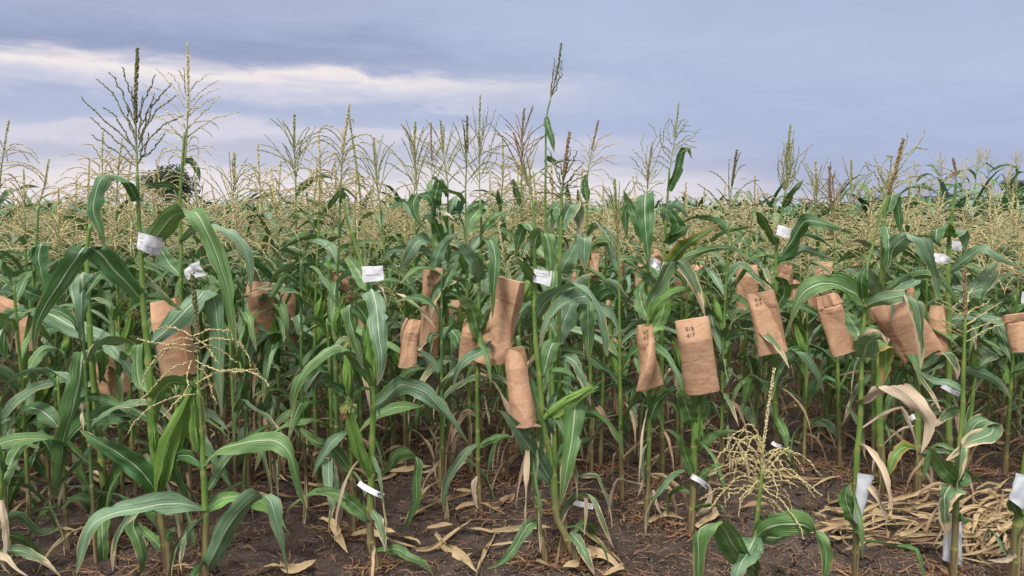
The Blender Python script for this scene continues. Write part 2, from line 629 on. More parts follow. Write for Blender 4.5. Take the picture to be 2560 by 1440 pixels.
def gh(x, y, fine=True):
    """height of the soil, arrays"""
    z = (vnoise(x * 1.1, y * 1.1, 1) - .5) * .05 + (vnoise(x * 4, y * 4, 2) - .5) * .028
    if fine:
        z = z + (vnoise(x * 13, y * 13, 3) - .5) * .022 + (vnoise(x * 34, y * 34, 4) - .5) * .014 + np.maximum(vnoise(x * 22, y * 22, 6) - .62, 0) * .035
    t = np.clip((y - 12) / 50, 0, 1)
    return z + t * t * (3 - 2 * t) * np.clip(x, -60, 60) * .012


def gz(x, y):
    return float(gh(np.array([x]), np.array([y]), False)[0])


def make_ground():
    def axis(dense0, dense1, st, lo, hi, grow):
        a = list(np.arange(dense0, dense1, st))
        s, v = st, a[-1]
        while v < hi:
            s *= grow
            v += s
            a.append(v)
        s, v = st, a[0]
        while v > lo:
            s *= grow
            v -= s
            a.insert(0, v)
        return np.array(a)
    xs = axis(-2.4, 2.6, .014, -3000, 3000, 1.07)
    ys = axis(2.7, 4.6, .013, -30, 4000, 1.035)
    X, Y = np.meshgrid(xs, ys)
    Z = gh(X, Y)
    for c in CRACKS:
        pts = []
        for px, py in c:
            Yd = ground_Y(py)
            p = P(px, py, Yd)
            pts.append((p.x, p.y))
        q = spline([(a, b, 0) for a, b in pts], 14)
        wob = (vnoise(X * 18, Y * 18, 9) - .5) * .05
        D = np.full(X.shape, 9.0)
        for i in range(len(q) - 1):
            ax, ay, bx, by = q[i].x, q[i].y, q[i + 1].x, q[i + 1].y
            L2 = (bx - ax) ** 2 + (by - ay) ** 2
            t = np.clip(((X - ax) * (bx - ax) + (Y - ay) * (by - ay)) / L2, 0, 1)
            D = np.minimum(D, np.hypot(X + wob - (ax + t * (bx - ax)), Y + wob - (ay + t * (by - ay))))
        Z -= .05 * np.clip(1 - D / .016, 0, 1)
        Z += .008 * np.clip(1 - np.abs(D - .04) / .03, 0, 1)
    ny, nx = X.shape
    me = bpy.data.meshes.new('ground')
    V = np.stack([X, Y, Z], -1).reshape(-1, 3)
    i = np.arange(ny * nx).reshape(ny, nx)
    Fc = np.stack([i[:-1, :-1], i[:-1, 1:], i[1:, 1:], i[1:, :-1]], -1).reshape(-1, 4)
    me.vertices.add(len(V))
    me.vertices.foreach_set('co', V.ravel())
    me.loops.add(Fc.size)
    me.loops.foreach_set('vertex_index', Fc.ravel().astype(np.int32))
    me.polygons.add(len(Fc))
    me.polygons.foreach_set('loop_start', (np.arange(len(Fc)) * 4).astype(np.int32))
    me.polygons.foreach_set('loop_total', np.full(len(Fc), 4, dtype=np.int32))
    me.polygons.foreach_set('use_smooth', [True] * len(Fc))
    me.materials.append(M['soil'])
    me.update()
    me.validate()
    o = bpy.data.objects.new('ground', me)
    sc.collection.objects.link(o)
    tag(o, 'dark brown cracked crumbly soil of the field', 'ground', kind='structure')


make_ground()


# ------------------------------------------------------------------ maize parts
def leaf_mesh(mb, pts, w, rng, face=None, side=None, roll=(.35, .5), fold=.28, ripple=.12, n=None, prof=None, mat=0, cross=7):
    """pts: centre line; the blade is a shallow gutter with wavy margins"""
    n = n or max(8, min(22, len(pts) * 3))
    c = spline(pts, n)
    L = sum((c[i + 1] - c[i]).length for i in range(n))
    if cross == 7:
        cs = (-1, -.66, -.3, 0, .3, .66, 1)
    elif cross == 5:
        cs = (-1, -.5, 0, .5, 1)
    else:
        cs = (-1, 0, 1)
    ph, ph2, fr = rng.uniform(0, 6.3), rng.uniform(0, 6.3), rng.uniform(9, 15) * L / .7
    r0, ra = rng.uniform(-roll[0], roll[0]), rng.uniform(-roll[1], roll[1])
    rp = rng.uniform(0, 6.3)
    tears = [(rng.uniform(.2, .9), rng.choice((-1, 1))) for _ in range(2)] if cross == 7 else []
    base = len(mb.v)
    vs, us, fs = [], [], []
    prev = None
    if face is not None:      # one lasting width direction, so the blade folds over instead of fanning
        f_ = face.normalized()
        ex = Vector((0, 0, 1)).cross(f_).normalized()
        ey = f_.cross(ex)
        best, s0 = -1, None
        for k in range(18):
            an = math.pi * k / 18
            d_ = ex * math.cos(an) + ey * math.sin(an)
            sm = 0
            for i in range(n):
                t = c[i + 1] - c[i]
                t = t - f_ * t.dot(f_)
                sm += min(d_.cross(t).length, .85 * t.length)
            if sm > best:
                best, s0 = sm, d_
        s0 = (s0 + f_ * rng.choice((-1, 1)) * rng.uniform(.15, .5)).normalized()
    for i in range(n + 1):
        l = i / n
        t = c[min(i + 1, n)] - c[max(i - 1, 0)]
        t = t.normalized() if t.length > 1e-8 else Vector((0, 0, -1))
        if face is not None:
            s = (s0 - t * (s0.dot(t) * .45)).normalized()
        else:
            s = side - t * side.dot(t)
            if s.length < 1e-4:
                s = t.cross(Vector((.3, .9, .1)))
            s.normalize()
            if prev is not None and s.dot(prev) < 0:
                s = -s
            prev = s.copy()
        a = r0 + ra * math.sin(l * 3.0 + rp) + (.25 * math.sin(l * 9 + ph))
        q = Matrix.Rotation(a, 3, t)
        s2 = q @ s
        nn = s2.cross(t).normalized()
        if nn.z < 0 and face is None:
            nn = -nn
        if prof:
            wd = w * prof(l)
        else:
            wd = w * (min(1, .5 + l * 2.4) if l < .22 else 1.0) * (max(0.0, 1 - ((l - .3) / .7) ** 1.75) ** .85 if l > .3 else 1.0)
            wd *= 1 + .07 * math.sin(l * 17 + ph2)
        wd = max(wd, .0025)
        fo = fold * (1.35 - l * .8) + .12 * math.sin(l * 11 + ph)
        nick = {-1: 1 + .05 * math.sin(l * 43 + ph * 3), 1: 1 + .05 * math.sin(l * 37 + ph2 * 3)}
        for q_, s_ in tears:
            if abs(l - q_) < .5 / n + .004:
                nick[s_] *= .72
        for cc in cs:
            e = abs(cc)
            rip = ripple * wd * e * e * math.sin(l * fr + ph + (1.9 if cc > 0 else 0)) + ripple * .5 * wd * e * math.sin(l * fr * 2.3 + ph2 * (1 if cc > 0 else 2))
            rip += wd * .035 * math.sin(cc * 9 + l * 5 + ph) + wd * .03 * math.sin(l * 31 + ph2 + cc * 2)
            p = c[i] + s2 * (cc * (nick[int(cc)] if e == 1 else 1) * wd * .5 * math.cos(fo)) + nn * (e * wd * .5 * math.sin(fo) + rip)
            vs.append(p)
            us.append((cc * .5 + .5, l))
    m = len(cs)
    for i in range(n):
        for k in range(m - 1):
            fs.append((i * m + k, i * m + k + 1, (i + 1) * m + k + 1, (i + 1) * m + k))
    mb.add(vs, fs, us, mat)


BIP = None


def spikelets(mb, path, rad, size, rng, step, mat=0, fat=.21):
    """paired little spikelets along a branch, each a stretched bipyramid"""
    n = len(path)
    ds = [0]
    for i in range(1, n):
        ds.append(ds[-1] + (path[i] - path[i - 1]).length)
    L, d, j, flip = ds[-1], step * .5, 0, 0
    while d < L:
        while j < n - 2 and ds[j + 1] < d:
            j += 1
        seg = max(ds[j + 1] - ds[j], 1e-6)
        p = path[j].lerp(path[j + 1], (d - ds[j]) / seg)
        t = (path[j + 1] - path[j]).normalized()
        a = t.cross(Vector((rng.uniform(-1, 1), rng.uniform(-1, 1), rng.uniform(-1, 1))))
        if a.length > .1:
            a.normalize()
            b = t.cross(a)
            ax = (t + a * rng.uniform(.05, .32)).normalized()
            s = size * rng.uniform(.7, 1.2) * (1 if d < L * .85 else .8)
            o = p + a * rad
            f = s * fat
            mid = o + ax * s * .4
            v = [o, mid + a * f, mid - a * f * .5 + b * f, mid - a * f * .5 - b * f, o + ax * s]
            mb.add(v, [(0, 2, 1), (0, 3, 2), (0, 1, 3), (4, 1, 2), (4, 2, 3), (4, 3, 1)], None, mat)
        d += step * rng.uniform(.7, 1.3)


def tassel(base, tip, kind, rng, nbr=16, blen=.55, spread=(20, 55), droop=.5, zone=(.0, .42), sz=.0085, step=.0042, thick=1.0,
           branches=None, lod=1.0, spike_fat=1.0, extra=0):
    """tassel between base and tip (points); returns (branch mb, spike mb)"""
    mb, sp = MB(), MB()
    ax = tip - base
    L = ax.length
    a = ax.normalized()
    bend = Vector((rng.uniform(-1, 1), rng.uniform(-1, 1), 0)) * L * .03
    path = spline([base, base + ax * .5 + bend, tip], 10)
    z1 = zone[1]
    k = int(z1 * 10)
    tube(sp, path, [.0028 * (1 - .75 * i / 10) * thick for i in range(11)], 5)
    sub = path[max(1, k - 1):]
    spikelets(sp, sub, .0028 * spike_fat, sz * 1.05, rng, step * .30 / lod / spike_fat, fat=.26, mat=1)
    side = a.cross(Vector((0, 1, 0)))
    side.normalize()
    oth = a.cross(side)
    brs = []
    if branches is None or extra:
        nbr = extra or nbr
        for i in range(nbr):
            t = zone[0] + (z1 - zone[0]) * (i + rng.random() * .8) / nbr
            az = i * 2.4 + rng.uniform(-.5, .5)
            el = R(rng.uniform(*spread)) * (1.15 - .45 * (i / nbr))
            bl = L * blen * rng.uniform(.75, 1.15) * (1 - .45 * i / nbr)
            d = (a * math.cos(el) + (side * math.cos(az) + oth * math.sin(az)) * math.sin(el)).normalized()
            p = base + ax * t + bend * t
            pts = [p]
            nseg = 6
            for q in range(nseg):
                d = (d + Vector((0, 0, -1)) * droop * rng.uniform(.5, 1.4) * (.15 + .4 * q / nseg) + Vector((rng.uniform(-1, 1), rng.uniform(-1, 1), rng.uniform(-1, 1))) * .06).normalized()
                pts.append(pts[-1] + d * bl / nseg)
            brs.append(pts)
    brs += branches or []
    for pts in brs:
        q = spline(pts, 9)
        if branches is not None:
            q = [p_ + Vector((rng.gauss(0, 1), rng.gauss(0, 1), rng.gauss(0, 1))) * (.0009 * min(i_, 3)) for i_, p_ in enumerate(q)]
            q = spline(q, 16)[:]
            q = q[::1]
            n_ = 16
        else:
            n_ = 9
        tube(mb, q, [.0014 * thick * (1 - .6 * i / n_) for i in range(n_ + 1)], 3, cap=False)
        spikelets(mb, q[1:], .0014, sz, rng, step / lod)
    return mb, sp


def ear_mesh(base, tip, r, rng, open_tip=True):
    mb = MB()
    ax = tip - base
    L = ax.length
    a = ax.normalized()
    bend = a.cross(Vector((0, 1, 0))) * L * rng.uniform(-.05, .05)
    path = spline([base, base + ax * .5 + bend, tip], 14)

    def prof(t):
        return r * (.42 + .58 * math.sin(min(t / .45, 1) * math.pi / 2)) if t < .45 else r * max(.08, (1 - ((t - .45) / .58) ** 1.7))
    tube(mb, path, [prof(i / 14) * (1 + .05 * math.sin(i * 2.1)) for i in range(15)], 12)
    side = a.cross(Vector((0, 1, 0))).normalized()
    oth = a.cross(side)
    for k in range(6):       # husk blades wrapping the ear, the tips free
        w = k * 2 * math.pi / 6 + rng.uniform(-.3, .3)
        rd = side * math.cos(w) + oth * math.sin(w)
        p = []
        for q in range(6):
            t = .02 + .2 * q + .02 * k
            rr = prof(min(t, 1)) * 1.06 + (.012 * (t - .8) / .2 if t > .8 else 0)
            p.append(base + ax * min(t, 1.06) + bend * (1 - abs(2 * t - 1)) + rd * rr)
        leaf_mesh(mb, p, r * 1.5, rng, side=a.cross(rd), roll=(.05, .05), fold=-.35, ripple=.02, n=9, cross=5)
    return mb


def silk_mesh(tip, a, rng, n=36, length=.05, r=.008):
    mb = MB()
    for i in range(n):
        d = (a + Vector((rng.uniform(-1, 1), rng.uniform(-1, 1), rng.uniform(-1, 1))) * .7).normalized()
        p = [tip - a * .02]
        for q in range(4):
            d = (d + Vector((rng.uniform(-.3, .3), rng.uniform(-.3, .3), -.45))).normalized()
            p.append(p[-1] + d * length / 4)
        tube(mb, spline(p, 5), [.0010] * 6, 3, cap=False)
    return mb


def stalk_mesh(pts, r0, r1, rng, nodes=None, gap=.15):
    L = sum((Vector(pts[i + 1]) - Vector(pts[i])).length for i in range(len(pts) - 1))
    nn = max(3, int(L / gap))
    sub = 6
    n = nn * sub
    c = spline(pts, n)
    rad, ms = [], []
    for i in range(n + 1):
        t = i / n
        r = r0 + (r1 - r0) * t ** 1.25
        k = i % sub
        r *= (1.22, 1.0, 1.03, 1.08, 1.12, 1.10)[k] if i < n else 1
        rad.append(r)
        ms.append(1 if k == 0 else 0)
    # narrow node rings: insert a point just above every node
    c2, r2, m2 = [], [], []
    for i in range(n + 1):
        c2.append(c[i])
        r2.append(rad[i])
        m2.append(ms[i])
        if i % sub == 0 and i < n:
            d = (c[i + 1] - c[i])
            f = min(.012 / max(d.length, 1e-5), .6)
            c2.append(c[i] + d * f)
            r2.append(rad[i] * .93)
            m2.append(0)
    mb = MB()
    tube(mb, c2, r2, 8, mats=m2)
    return mb


def auto_leaf_path(z, az, L, e0, e1, pw, rng, r=.012):
    d = Vector((math.cos(az), math.sin(az), 0))
    p = [Vector((0, 0, z)) + d * r]
    n = 7
    k = rng.uniform(-.25, .25)
    crease = rng.random() < .3
    cp = rng.uniform(.3, .6)
    for i in range(n):
        l = (i + .5) / n
        if crease:
            e = e0 + (e1 - e0) * (0.12 * l / cp if l < cp else .75 + .25 * (l - cp) / (1 - cp))
        else:
            e = e0 + (e1 - e0) * l ** pw
        a = az + k * l * 2
        p.append(p[-1] + Vector((math.cos(a) * math.cos(e), math.sin(a) * math.cos(e), math.sin(e))) * (L / n))
    return p


def auto_plant(h, seed, kind='tan', lod=1, ear=True, nleaf=11, tas=None, lean=(0, 0), r0=.0135, tl=.30, leafL=.66, az0=None, gap=.08, dryness=.3, tkw=None):
    """a complete plant about its own origin; returns [(name, mesh, children)]"""
    rng = random.Random(seed)
    parts = []
    zt = h - tl
    lx, ly = lean
    top = Vector((lx * zt, ly * zt, zt))
    mid = Vector((lx * zt * .35 + rng.uniform(-.015, .015), ly * zt * .35, zt * .5))
    spts = [Vector((0, 0, -.03)), mid, top]
    sc_ = spline(spts, 20)

    def at(z):
        t = min(max((z + .03) / (zt + .03), 0), 1) * 20
        i = min(int(t), 19)
        return sc_[i].lerp(sc_[i + 1], t - i)
    parts.append(('stalk', stalk_mesh(spts, r0, .0045, rng).mesh('stalk', [M['stalk'] if rng.random() < .75 else M['stalkd'], M['node']]), []))
    az = az0 if az0 is not None else rng.uniform(0, 6.28)
    for i in range(nleaf):
        f = (i + .6) / nleaf
        z = .06 * h + f * (zt - gap * h)
        a = az + (math.pi if i % 2 else 0) + rng.uniform(-.55, .55)
        o = at(z)
        if f < .38 and rng.random() < .85:
            L = rng.uniform(.3, .58)
            p = auto_leaf_path(z, a, L, R(rng.uniform(10, 50)), R(-88), .35, rng)
            key = 'droop' if f < .2 or rng.random() < .4 else 'streak'
            w, fo = rng.uniform(.018, .046), .9
            if f > .15 and rng.random() < .4:
                key = 'leaf'
        else:
            L = leafL * rng.uniform(.75, 1.1) * (.62 + .55 * math.sin(min(f * 1.15, 1) * math.pi) + .0)
            e0 = R(rng.uniform(48, 75) if f < .75 else rng.uniform(42, 76))
            L *= 1 if f < .75 else rng.uniform(.75, 1.15)
            e1 = R(rng.uniform(-88, -35)) if f < .8 else R(rng.uniform(-75, 10))
            p = auto_leaf_path(z, a, L, e0, e1, rng.uniform(.55, 1.25), rng)
            key = rng.choice(['leaf', 'leaf', 'blue', 'deep', 'deep'])
            if rng.random() < dryness * (1 - f) + .06:
                key = 'streak'
            w, fo = rng.uniform(.038, .076) * (1 if f < .8 else .75), rng.uniform(.15, .5)
        p = [q + o - Vector((0, 0, z)) for q in p]
        mb = MB()
        sd = Vector((-math.sin(a), math.cos(a), 0))
        leaf_mesh(mb, p, w, rng, side=sd, roll=(.75, 1.0), fold=fo, ripple=.17, n=14 if lod else 8, cross=7 if lod else 3)
        parts.append(('leaf', mb.mesh('leaf', [M[key]]), []))
    if ear:
        z = h * rng.uniform(.38, .48)
        a = az + rng.uniform(-.6, .6)
        o = at(z) + Vector((math.cos(a), math.sin(a), 0)) * .012
        d = Vector((math.cos(a) * .38, math.sin(a) * .38, 1)).normalized()
        t = o + d * rng.uniform(.18, .24)
        e = ear_mesh(o, t, rng.uniform(.02, .027), rng).mesh('ear', [M['husk']])
        s = silk_mesh(t, d, rng, 24).mesh('silk', [M['silk']])
        parts.append(('ear', e, [('silk', s)]))
    if kind:
        kw = dict(nbr=rng.randint(24, 34), blen=.85, spread=(25, 75), droop=rng.uniform(.45, 1.2), zone=(-.05, .6), sz=.0145, step=.0058, thick=1.9)
        kw.update(tkw or {})
        tp = top + Vector((lx * tl + rng.uniform(-.05, .05), rng.uniform(-.05, .05), tl))
        b, s = tassel(top, tp, kind, rng, **kw)
        parts.append(('tassel', b.mesh('tassel', [TK[kind]]), [('tassel_spike', s.mesh('tassel_spike', [TK['rachis'], TK[kind]]))]))
    return parts


def place(parts, loc, rz=0, s=1, label='', group=None, cat='maize plant'):
    root = empty('maize_plant', loc)
    root.rotation_euler = (0, 0, rz)
    root.scale = (s, s, s)
    tag(root, label, cat, group)
    for nm, me, ch in parts:
        o = bpy.data.objects.new(nm, me)
        sc.collection.objects.link(o)
        o.parent = root
        for cn, cm in ch:
            c = bpy.data.objects.new(cn, cm)
            sc.collection.objects.link(c)
            c.parent = o
    return root


def hero(label, Y, stalk, r0=.014, r1=.006, leaves=(), ears=(), tas=None, gap=.15, smat='stalk', group='maize plants in the front rows', brackets=True):
    """plant traced in the photograph: its points (px, py) stand at distance Y; leaves reach towards or away from the camera"""
    rng = random.Random(hash(label) % 9973 if False else sum(ord(c) * (i + 1) for i, c in enumerate(label)))
    st = [P(x, y, Y) for x, y in stalk]
    if st[0].z > 0.02:     # run the stalk down to the soil
        d = st[0] - st[1]
        d.z = min(d.z, -.05)
        k = (st[0].z) / -d.z
        g = st[0] + d * k * .4 + Vector((0, 0, -st[0].z * .6 * 0))
        g = Vector((st[0].x + d.x * k * .5, Y, 0))
        st = [g] + st
    elif st[0].z < -.02:
        a, b = st[0], st[1]
        t = (0 - a.z) / (b.z - a.z) if b.z > a.z else 0
        st[0] = a.lerp(b, max(0, min(.95, t)))
    base = Vector((st[0].x, Y, gz(st[0].x, Y)))
    st[0] = base + Vector((0, 0, -.03))
    root = empty('maize_plant', base)
    tag(root, label, 'maize plant', group)
    loc = [p - base for p in st]
    stalk_mesh(loc, r0, r1, rng, gap=gap).build('stalk', [M[smat], M['node']], root)
    for lf in leaves:
        pts, w, key = lf[0], lf[1], lf[2]
        dy = lf[3] if len(lf) > 3 else rng.uniform(-.22, .1)
        lab = lf[4] if len(lf) > 4 else None
        n = len(pts)
        q = []
        for i, (x, y) in enumerate(pts):
            t = i / (n - 1)
            q.append(P(x, y, Y + dy * math.sin(min(t * 1.3, 1) * math.pi / 2)) - base)
        mb = MB()
        fc = (Vector((0, 0, H)) - (base + q[n // 2])).normalized()
        leaf_mesh(mb, q, w * 1.08, rng, face=fc, roll=(.25, .3), fold=rng.uniform(.15, .4), ripple=.12, n=26)
        o = mb.build('leaf', M[key], root)
        if lab:
            o['label'] = lab
    # small, mostly withering leaves low on the stalk
    sp_ = spline(loc, 24)
    zt = loc[-1].z
    for k in range(5 if Y > 3.0 else 0):
        zz = rng.uniform(.12, min(1.0, zt * .6))
        o_ = min(sp_, key=lambda q_: abs(q_.z - zz))
        az = rng.uniform(0, 6.28)
        p = [q_ + Vector((o_.x, o_.y, 0)) for q_ in auto_leaf_path(o_.z, az, rng.uniform(.22, .48), R(rng.uniform(0, 55)), R(-88), rng.uniform(.3, .7), rng)]
        mb = MB()
        leaf_mesh(mb, p, rng.uniform(.018, .05), rng, side=Vector((-math.sin(az), math.cos(az), 0)), roll=(.8, 1.2), fold=.8, ripple=.2, n=14)
        mb.build('leaf', [M[rng.choice(['leaf', 'streak', 'streak', 'droop', 'dry'])]], root)
    for e in ears:
        (bx, by), (tx, ty), r = e[0], e[1], e[2]
        dy = e[3] if len(e) > 3 else -.03
        sk = e[4] if len(e) > 4 else None
        b, t = P(bx, by, Y - .01) - base, P(tx, ty, Y + dy) - base
        o = ear_mesh(b, t, r, rng).build('ear', M['husk'], root)
        if sk:
            silk_mesh(t, (t - b).normalized(), rng, 60, .045).build('silk', M[sk], o)
    if tas:
        kw = dict(tas)
        b, t = P(*kw.pop('base'), Y) - base, P(*kw.pop('tip'), Y + kw.pop('dy', 0)) - base
        kind = kw.pop('kind')
        sk = kw.pop('spike', kind)
        br = kw.pop('px', None)
        if br:
            bb = []
            for pl in br:
                dd = rng.uniform(-.11, .09)
                m_ = len(pl)
                bb.append([P(x, y, Y + dd * i / (m_ - 1)) - base for i, (x, y) in enumerate(pl)])
            kw['branches'] = bb
            if 'extra' not in kw and kind != 'cream' and Y > 3.4:
                kw.update(extra=9, blen=.5, spread=(20, 60), droop=.35)
        mb, sp = tassel(b, t, kind, rng, **kw)
        o = mb.build('tassel', TK[kind], root)
        sp.build('tassel_spike', [TK['rachis'], TK[sk]], o)
    return root


# HEROES
TANT = dict(kind='tan', nbr=18, blen=.55, spread=(30, 75), droop=.6)

hero('short front maize plant with a dark-tipped cream tassel drooping over its neighbour', 3.1,
     [(512, 1455), (513, 1425), (513, 1280), (508, 1160), (495, 975)], .0165, .007,
     [([(508, 1273), (440, 1258), (360, 1268), (262, 1290), (222, 1325), (206, 1375), (190, 1440)], .088, 'blue', -.25),
      ([(513, 1430), (535, 1385), (575, 1310), (640, 1240), (673, 1250), (687, 1287), (707, 1377), (720, 1440)], .088, 'blue', -.2),
      ([(510, 1157), (560, 1120), (640, 1103), (690, 1103), (727, 1137), (742, 1195), (773, 1303)], .08, 'leaf', -.1),
      ([(522, 1225), (555, 1170), (600, 1120), (650, 1075), (690, 1060)], .05, 'leaf', .15),
      ([(505, 1160), (470, 1138), (430, 1145), (400, 1170)], .05, 'deep', .1),
      ([(515, 1275), (560, 1245), (620, 1243), (680, 1275), (720, 1330)], .07, 'bright', .15),
      ([(500, 975), (440, 955), (395, 985), (378, 1050), (385, 1120)], .085, 'leaf', .15)],
     [((492, 1130), (484, 1005), .014, -.02)],
     dict(base=(495, 975), tip=(481, 685), kind='cream', spike='dark', sz=.0155, step=.0048, spike_fat=1.9, zone=(0, .45), thick=1.8, px=[
         [(480, 840), (433, 820), (387, 823)], [(478, 863), (393, 857), (343, 847)], [(480, 880), (420, 870), (380, 910), (350, 965)],
         [(497, 985), (467, 987), (400, 1007), (353, 1037), (322, 1080)], [(480, 900), (420, 930), (353, 1000), (343, 1013)],
         [(495, 960), (510, 1030), (513, 1133)], [(483, 840), (530, 825), (580, 827)], [(485, 860), (550, 845), (600, 860), (628, 912)],
         [(488, 900), (540, 925), (600, 925), (640, 935), (672, 965)], [(490, 960), (545, 930), (590, 930), (640, 925)],
         [(490, 915), (520, 945), (540, 1010)], [(490, 845), (527, 880), (547, 910)], [(480, 900), (465, 945), (468, 975), (408, 1040)],
         [(484, 850), (450, 845), (420, 870), (400, 900)], [(486, 880), (520, 865), (560, 880), (590, 905)]]))

hero('tall front maize plant with a big dark green tassel and a fat husked ear', 3.25,
     [(428, 1455), (422, 1440), (413, 1360), (400, 1290), (396, 1235), (385, 1130), (375, 960), (368, 860), (357, 757), (353, 640), (347, 540), (343, 430)], .019, .006,
     [([(343, 500), (318, 455), (290, 440), (262, 438), (240, 480), (234, 530), (250, 573), (264, 625)], .072, 'deep', -.15),
      ([(352, 640), (375, 610), (400, 580), (433, 540), (483, 528), (507, 557), (533, 613), (567, 713), (580, 797), (593, 880)], .09, 'leaf', -.25),
      ([(355, 752), (317, 707), (283, 673), (250, 633), (213, 617), (187, 653), (150, 707), (110, 770), (90, 820), (83, 880)], .095, 'deep', -.25),
      ([(358, 740), (400, 745), (430, 760), (458, 778)], .035, 'leaf', .05),
      ([(368, 865), (430, 812), (490, 750), (520, 722), (538, 760), (547, 860), (551, 960), (553, 1045)], .098, 'blue', .12),
      ([(396, 1235), (350, 1175), (300, 1135), (240, 1100), (200, 1075)], .095, 'deep', -.12),
      ([(398, 1235), (415, 1140), (435, 1195), (465, 1255), (482, 1310)], .065, 'leaf', .1),
      ([(400, 1290), (360, 1275), (333, 1307), (345, 1350), (357, 1400), (347, 1450)], .06, 'leaf', -.1),
      ([(413, 1350), (425, 1330), (440, 1318)], .04, 'deep', -.05),
      ([(413, 1380), (385, 1350), (365, 1330), (340, 1300)], .045, 'leaf', .1),
      ([(375, 985), (350, 960), (342, 900), (348, 860), (352, 950), (350, 1010)], .05, 'leaf', .1)],
     [((397, 1235), (492, 950), .034, -.1), ((388, 1130), (380, 1030), .014, -.02)],
     dict(base=(343, 430), tip=(344, 122), kind='dark', sz=.0135, step=.0045, spike_fat=1.5, thick=2.0, zone=(.05, .5), px=[
         [(343, 340), (300, 270), (275, 227), (240, 197)], [(340, 370), (284, 320), (245, 285), (204, 245)], [(338, 400), (280, 340), (228, 295)],
         [(340, 415), (290, 380), (232, 338)], [(342, 320), (320, 270), (300, 220), (274, 185)], [(342, 290), (325, 230), (303, 173)],
         [(345, 330), (370, 280), (400, 240), (430, 210)], [(346, 350), (380, 290), (415, 255), (442, 240)], [(347, 380), (400, 320), (458, 288)],
         [(348, 400), (385, 370), (412, 338)], [(343, 300), (365, 240), (390, 190)], [(343, 280), (333, 245), (330, 218)],
         [(350, 400), (358, 330), (382, 268)], [(345, 345), (352, 290), (355, 240)], [(341, 360), (322, 300), (318, 260)], [(346, 370), (365, 300), (384, 235)],
         [(343, 385), (310, 330), (290, 290), (262, 270)], [(345, 410), (362, 380), (372, 330)]]))

hero('front maize plant with broad leaves hanging beside a kraft bag, left of the cream tassel', 3.6,
     [(282, 1440), (272, 1370), (258, 1200), (248, 1090), (238, 1000), (228, 880), (222, 780), (217, 640), (226, 560)], .018, .008,
     [([(240, 905), (235, 878), (210, 880), (198, 960), (180, 1027), (160, 1093), (150, 1160), (133, 1262)], .105, 'leaf', -.3),
      ([(226, 700), (218, 684), (206, 688), (204, 740), (203, 800), (201, 865)], .088, 'blue', -.25),
      ([(250, 1300), (225, 1230), (195, 1165), (180, 1130)], .075, 'leaf', -.1),
      ([(265, 1270), (276, 1210), (292, 1140), (296, 1100)], .06, 'leaf', -.1),
      ([(268, 1290), (230, 1255), (190, 1245), (150, 1275)], .055, 'leaf', -.15),
      ([(262, 1260), (255, 1310), (258, 1370), (262, 1440)], .06, 'leaf', -.2),
      ([(228, 880), (240, 850), (256, 890), (250, 960)], .06, 'deep', .05),
      ([(255, 1180), (225, 1150), (190, 1160), (140, 1220), (95, 1290)], .04, 'streak', -.2)])

hero('maize plant near the left edge with a thin tassel spike and large slanting ear', 3.9,
     [(8, 1290), (20, 1200), (35, 1140), (50, 1050), (58, 960), (67, 847), (80, 763), (88, 647), (97, 513)], .02, .004,
     [([(90, 650), (104, 606), (96, 640), (103, 680), (116, 735)], .085, 'deep', -.05),
      ([(112, 745), (75, 732), (30, 705), (-8, 690)], .062, 'deep', -.1),
      ([(72, 785), (45, 782), (20, 800), (9, 850), (14, 905)], .075, 'deep', -.1),
      ([(80, 775), (123, 785), (187, 820), (260, 850), (300, 890), (347, 960), (362, 1010)], .095, 'blue', -.3),
      ([(48, 1062), (90, 1056), (120, 1060), (150, 1066)], .06, 'leaf', -.1),
      ([(45, 1070), (20, 1065), (-15, 1090)], .06, 'leaf', -.1),
      ([(18, 1270), (45, 1200), (90, 1140), (145, 1100)], .05, 'leaf', -.15),
      ([(40, 1100), (80, 1135), (105, 1170), (128, 1215)], .08, 'deep', .1),
      ([(15, 1290), (60, 1290), (90, 1250), (118, 1215)], .045, 'leaf', -.2),
      ([(57, 960), (85, 900), (115, 870), (160, 880), (165, 930)], .06, 'leaf', .2),
      ([(40, 1110), (10, 1130), (-20, 1180)], .07, 'deep', -.1)],
     [((60, 1060), (140, 930), .03, -.05)],
     dict(base=(97, 513), tip=(122, 398), kind='green', nbr=7, blen=.9, spread=(35, 70), droop=.6, zone=(-.4, .1), spike_fat=1.2))

hero('withering maize clump with yellow dry leaves at the lower left corner', 3.1,
     [(-20, 1440), (-15, 1340), (0, 1230), (5, 1130)], .02, .008,
     [([(-10, 1385), (30, 1376), (75, 1385), (115, 1410), (155, 1445)], .05, 'streak', -.15),
      ([(0, 1240), (12, 1300), (18, 1370), (6, 1410), (25, 1435)], .035, 'dry', -.1),
      ([(-15, 1370), (10, 1390), (40, 1420), (75, 1445)], .03, 'dry', -.2),
      ([(0, 1300), (50, 1290), (100, 1330), (150, 1320), (190, 1325)], .035, 'streak', .2),
      ([(2, 1220), (30, 1150), (60, 1110), (100, 1120)], .06, 'leaf', .1),
      ([(0, 1330), (60, 1350), (100, 1385), (140, 1388)], .035, 'leaf', .2),
      ([(3, 1180), (-10, 1120), (-30, 1080)], .07, 'deep', -.1)])

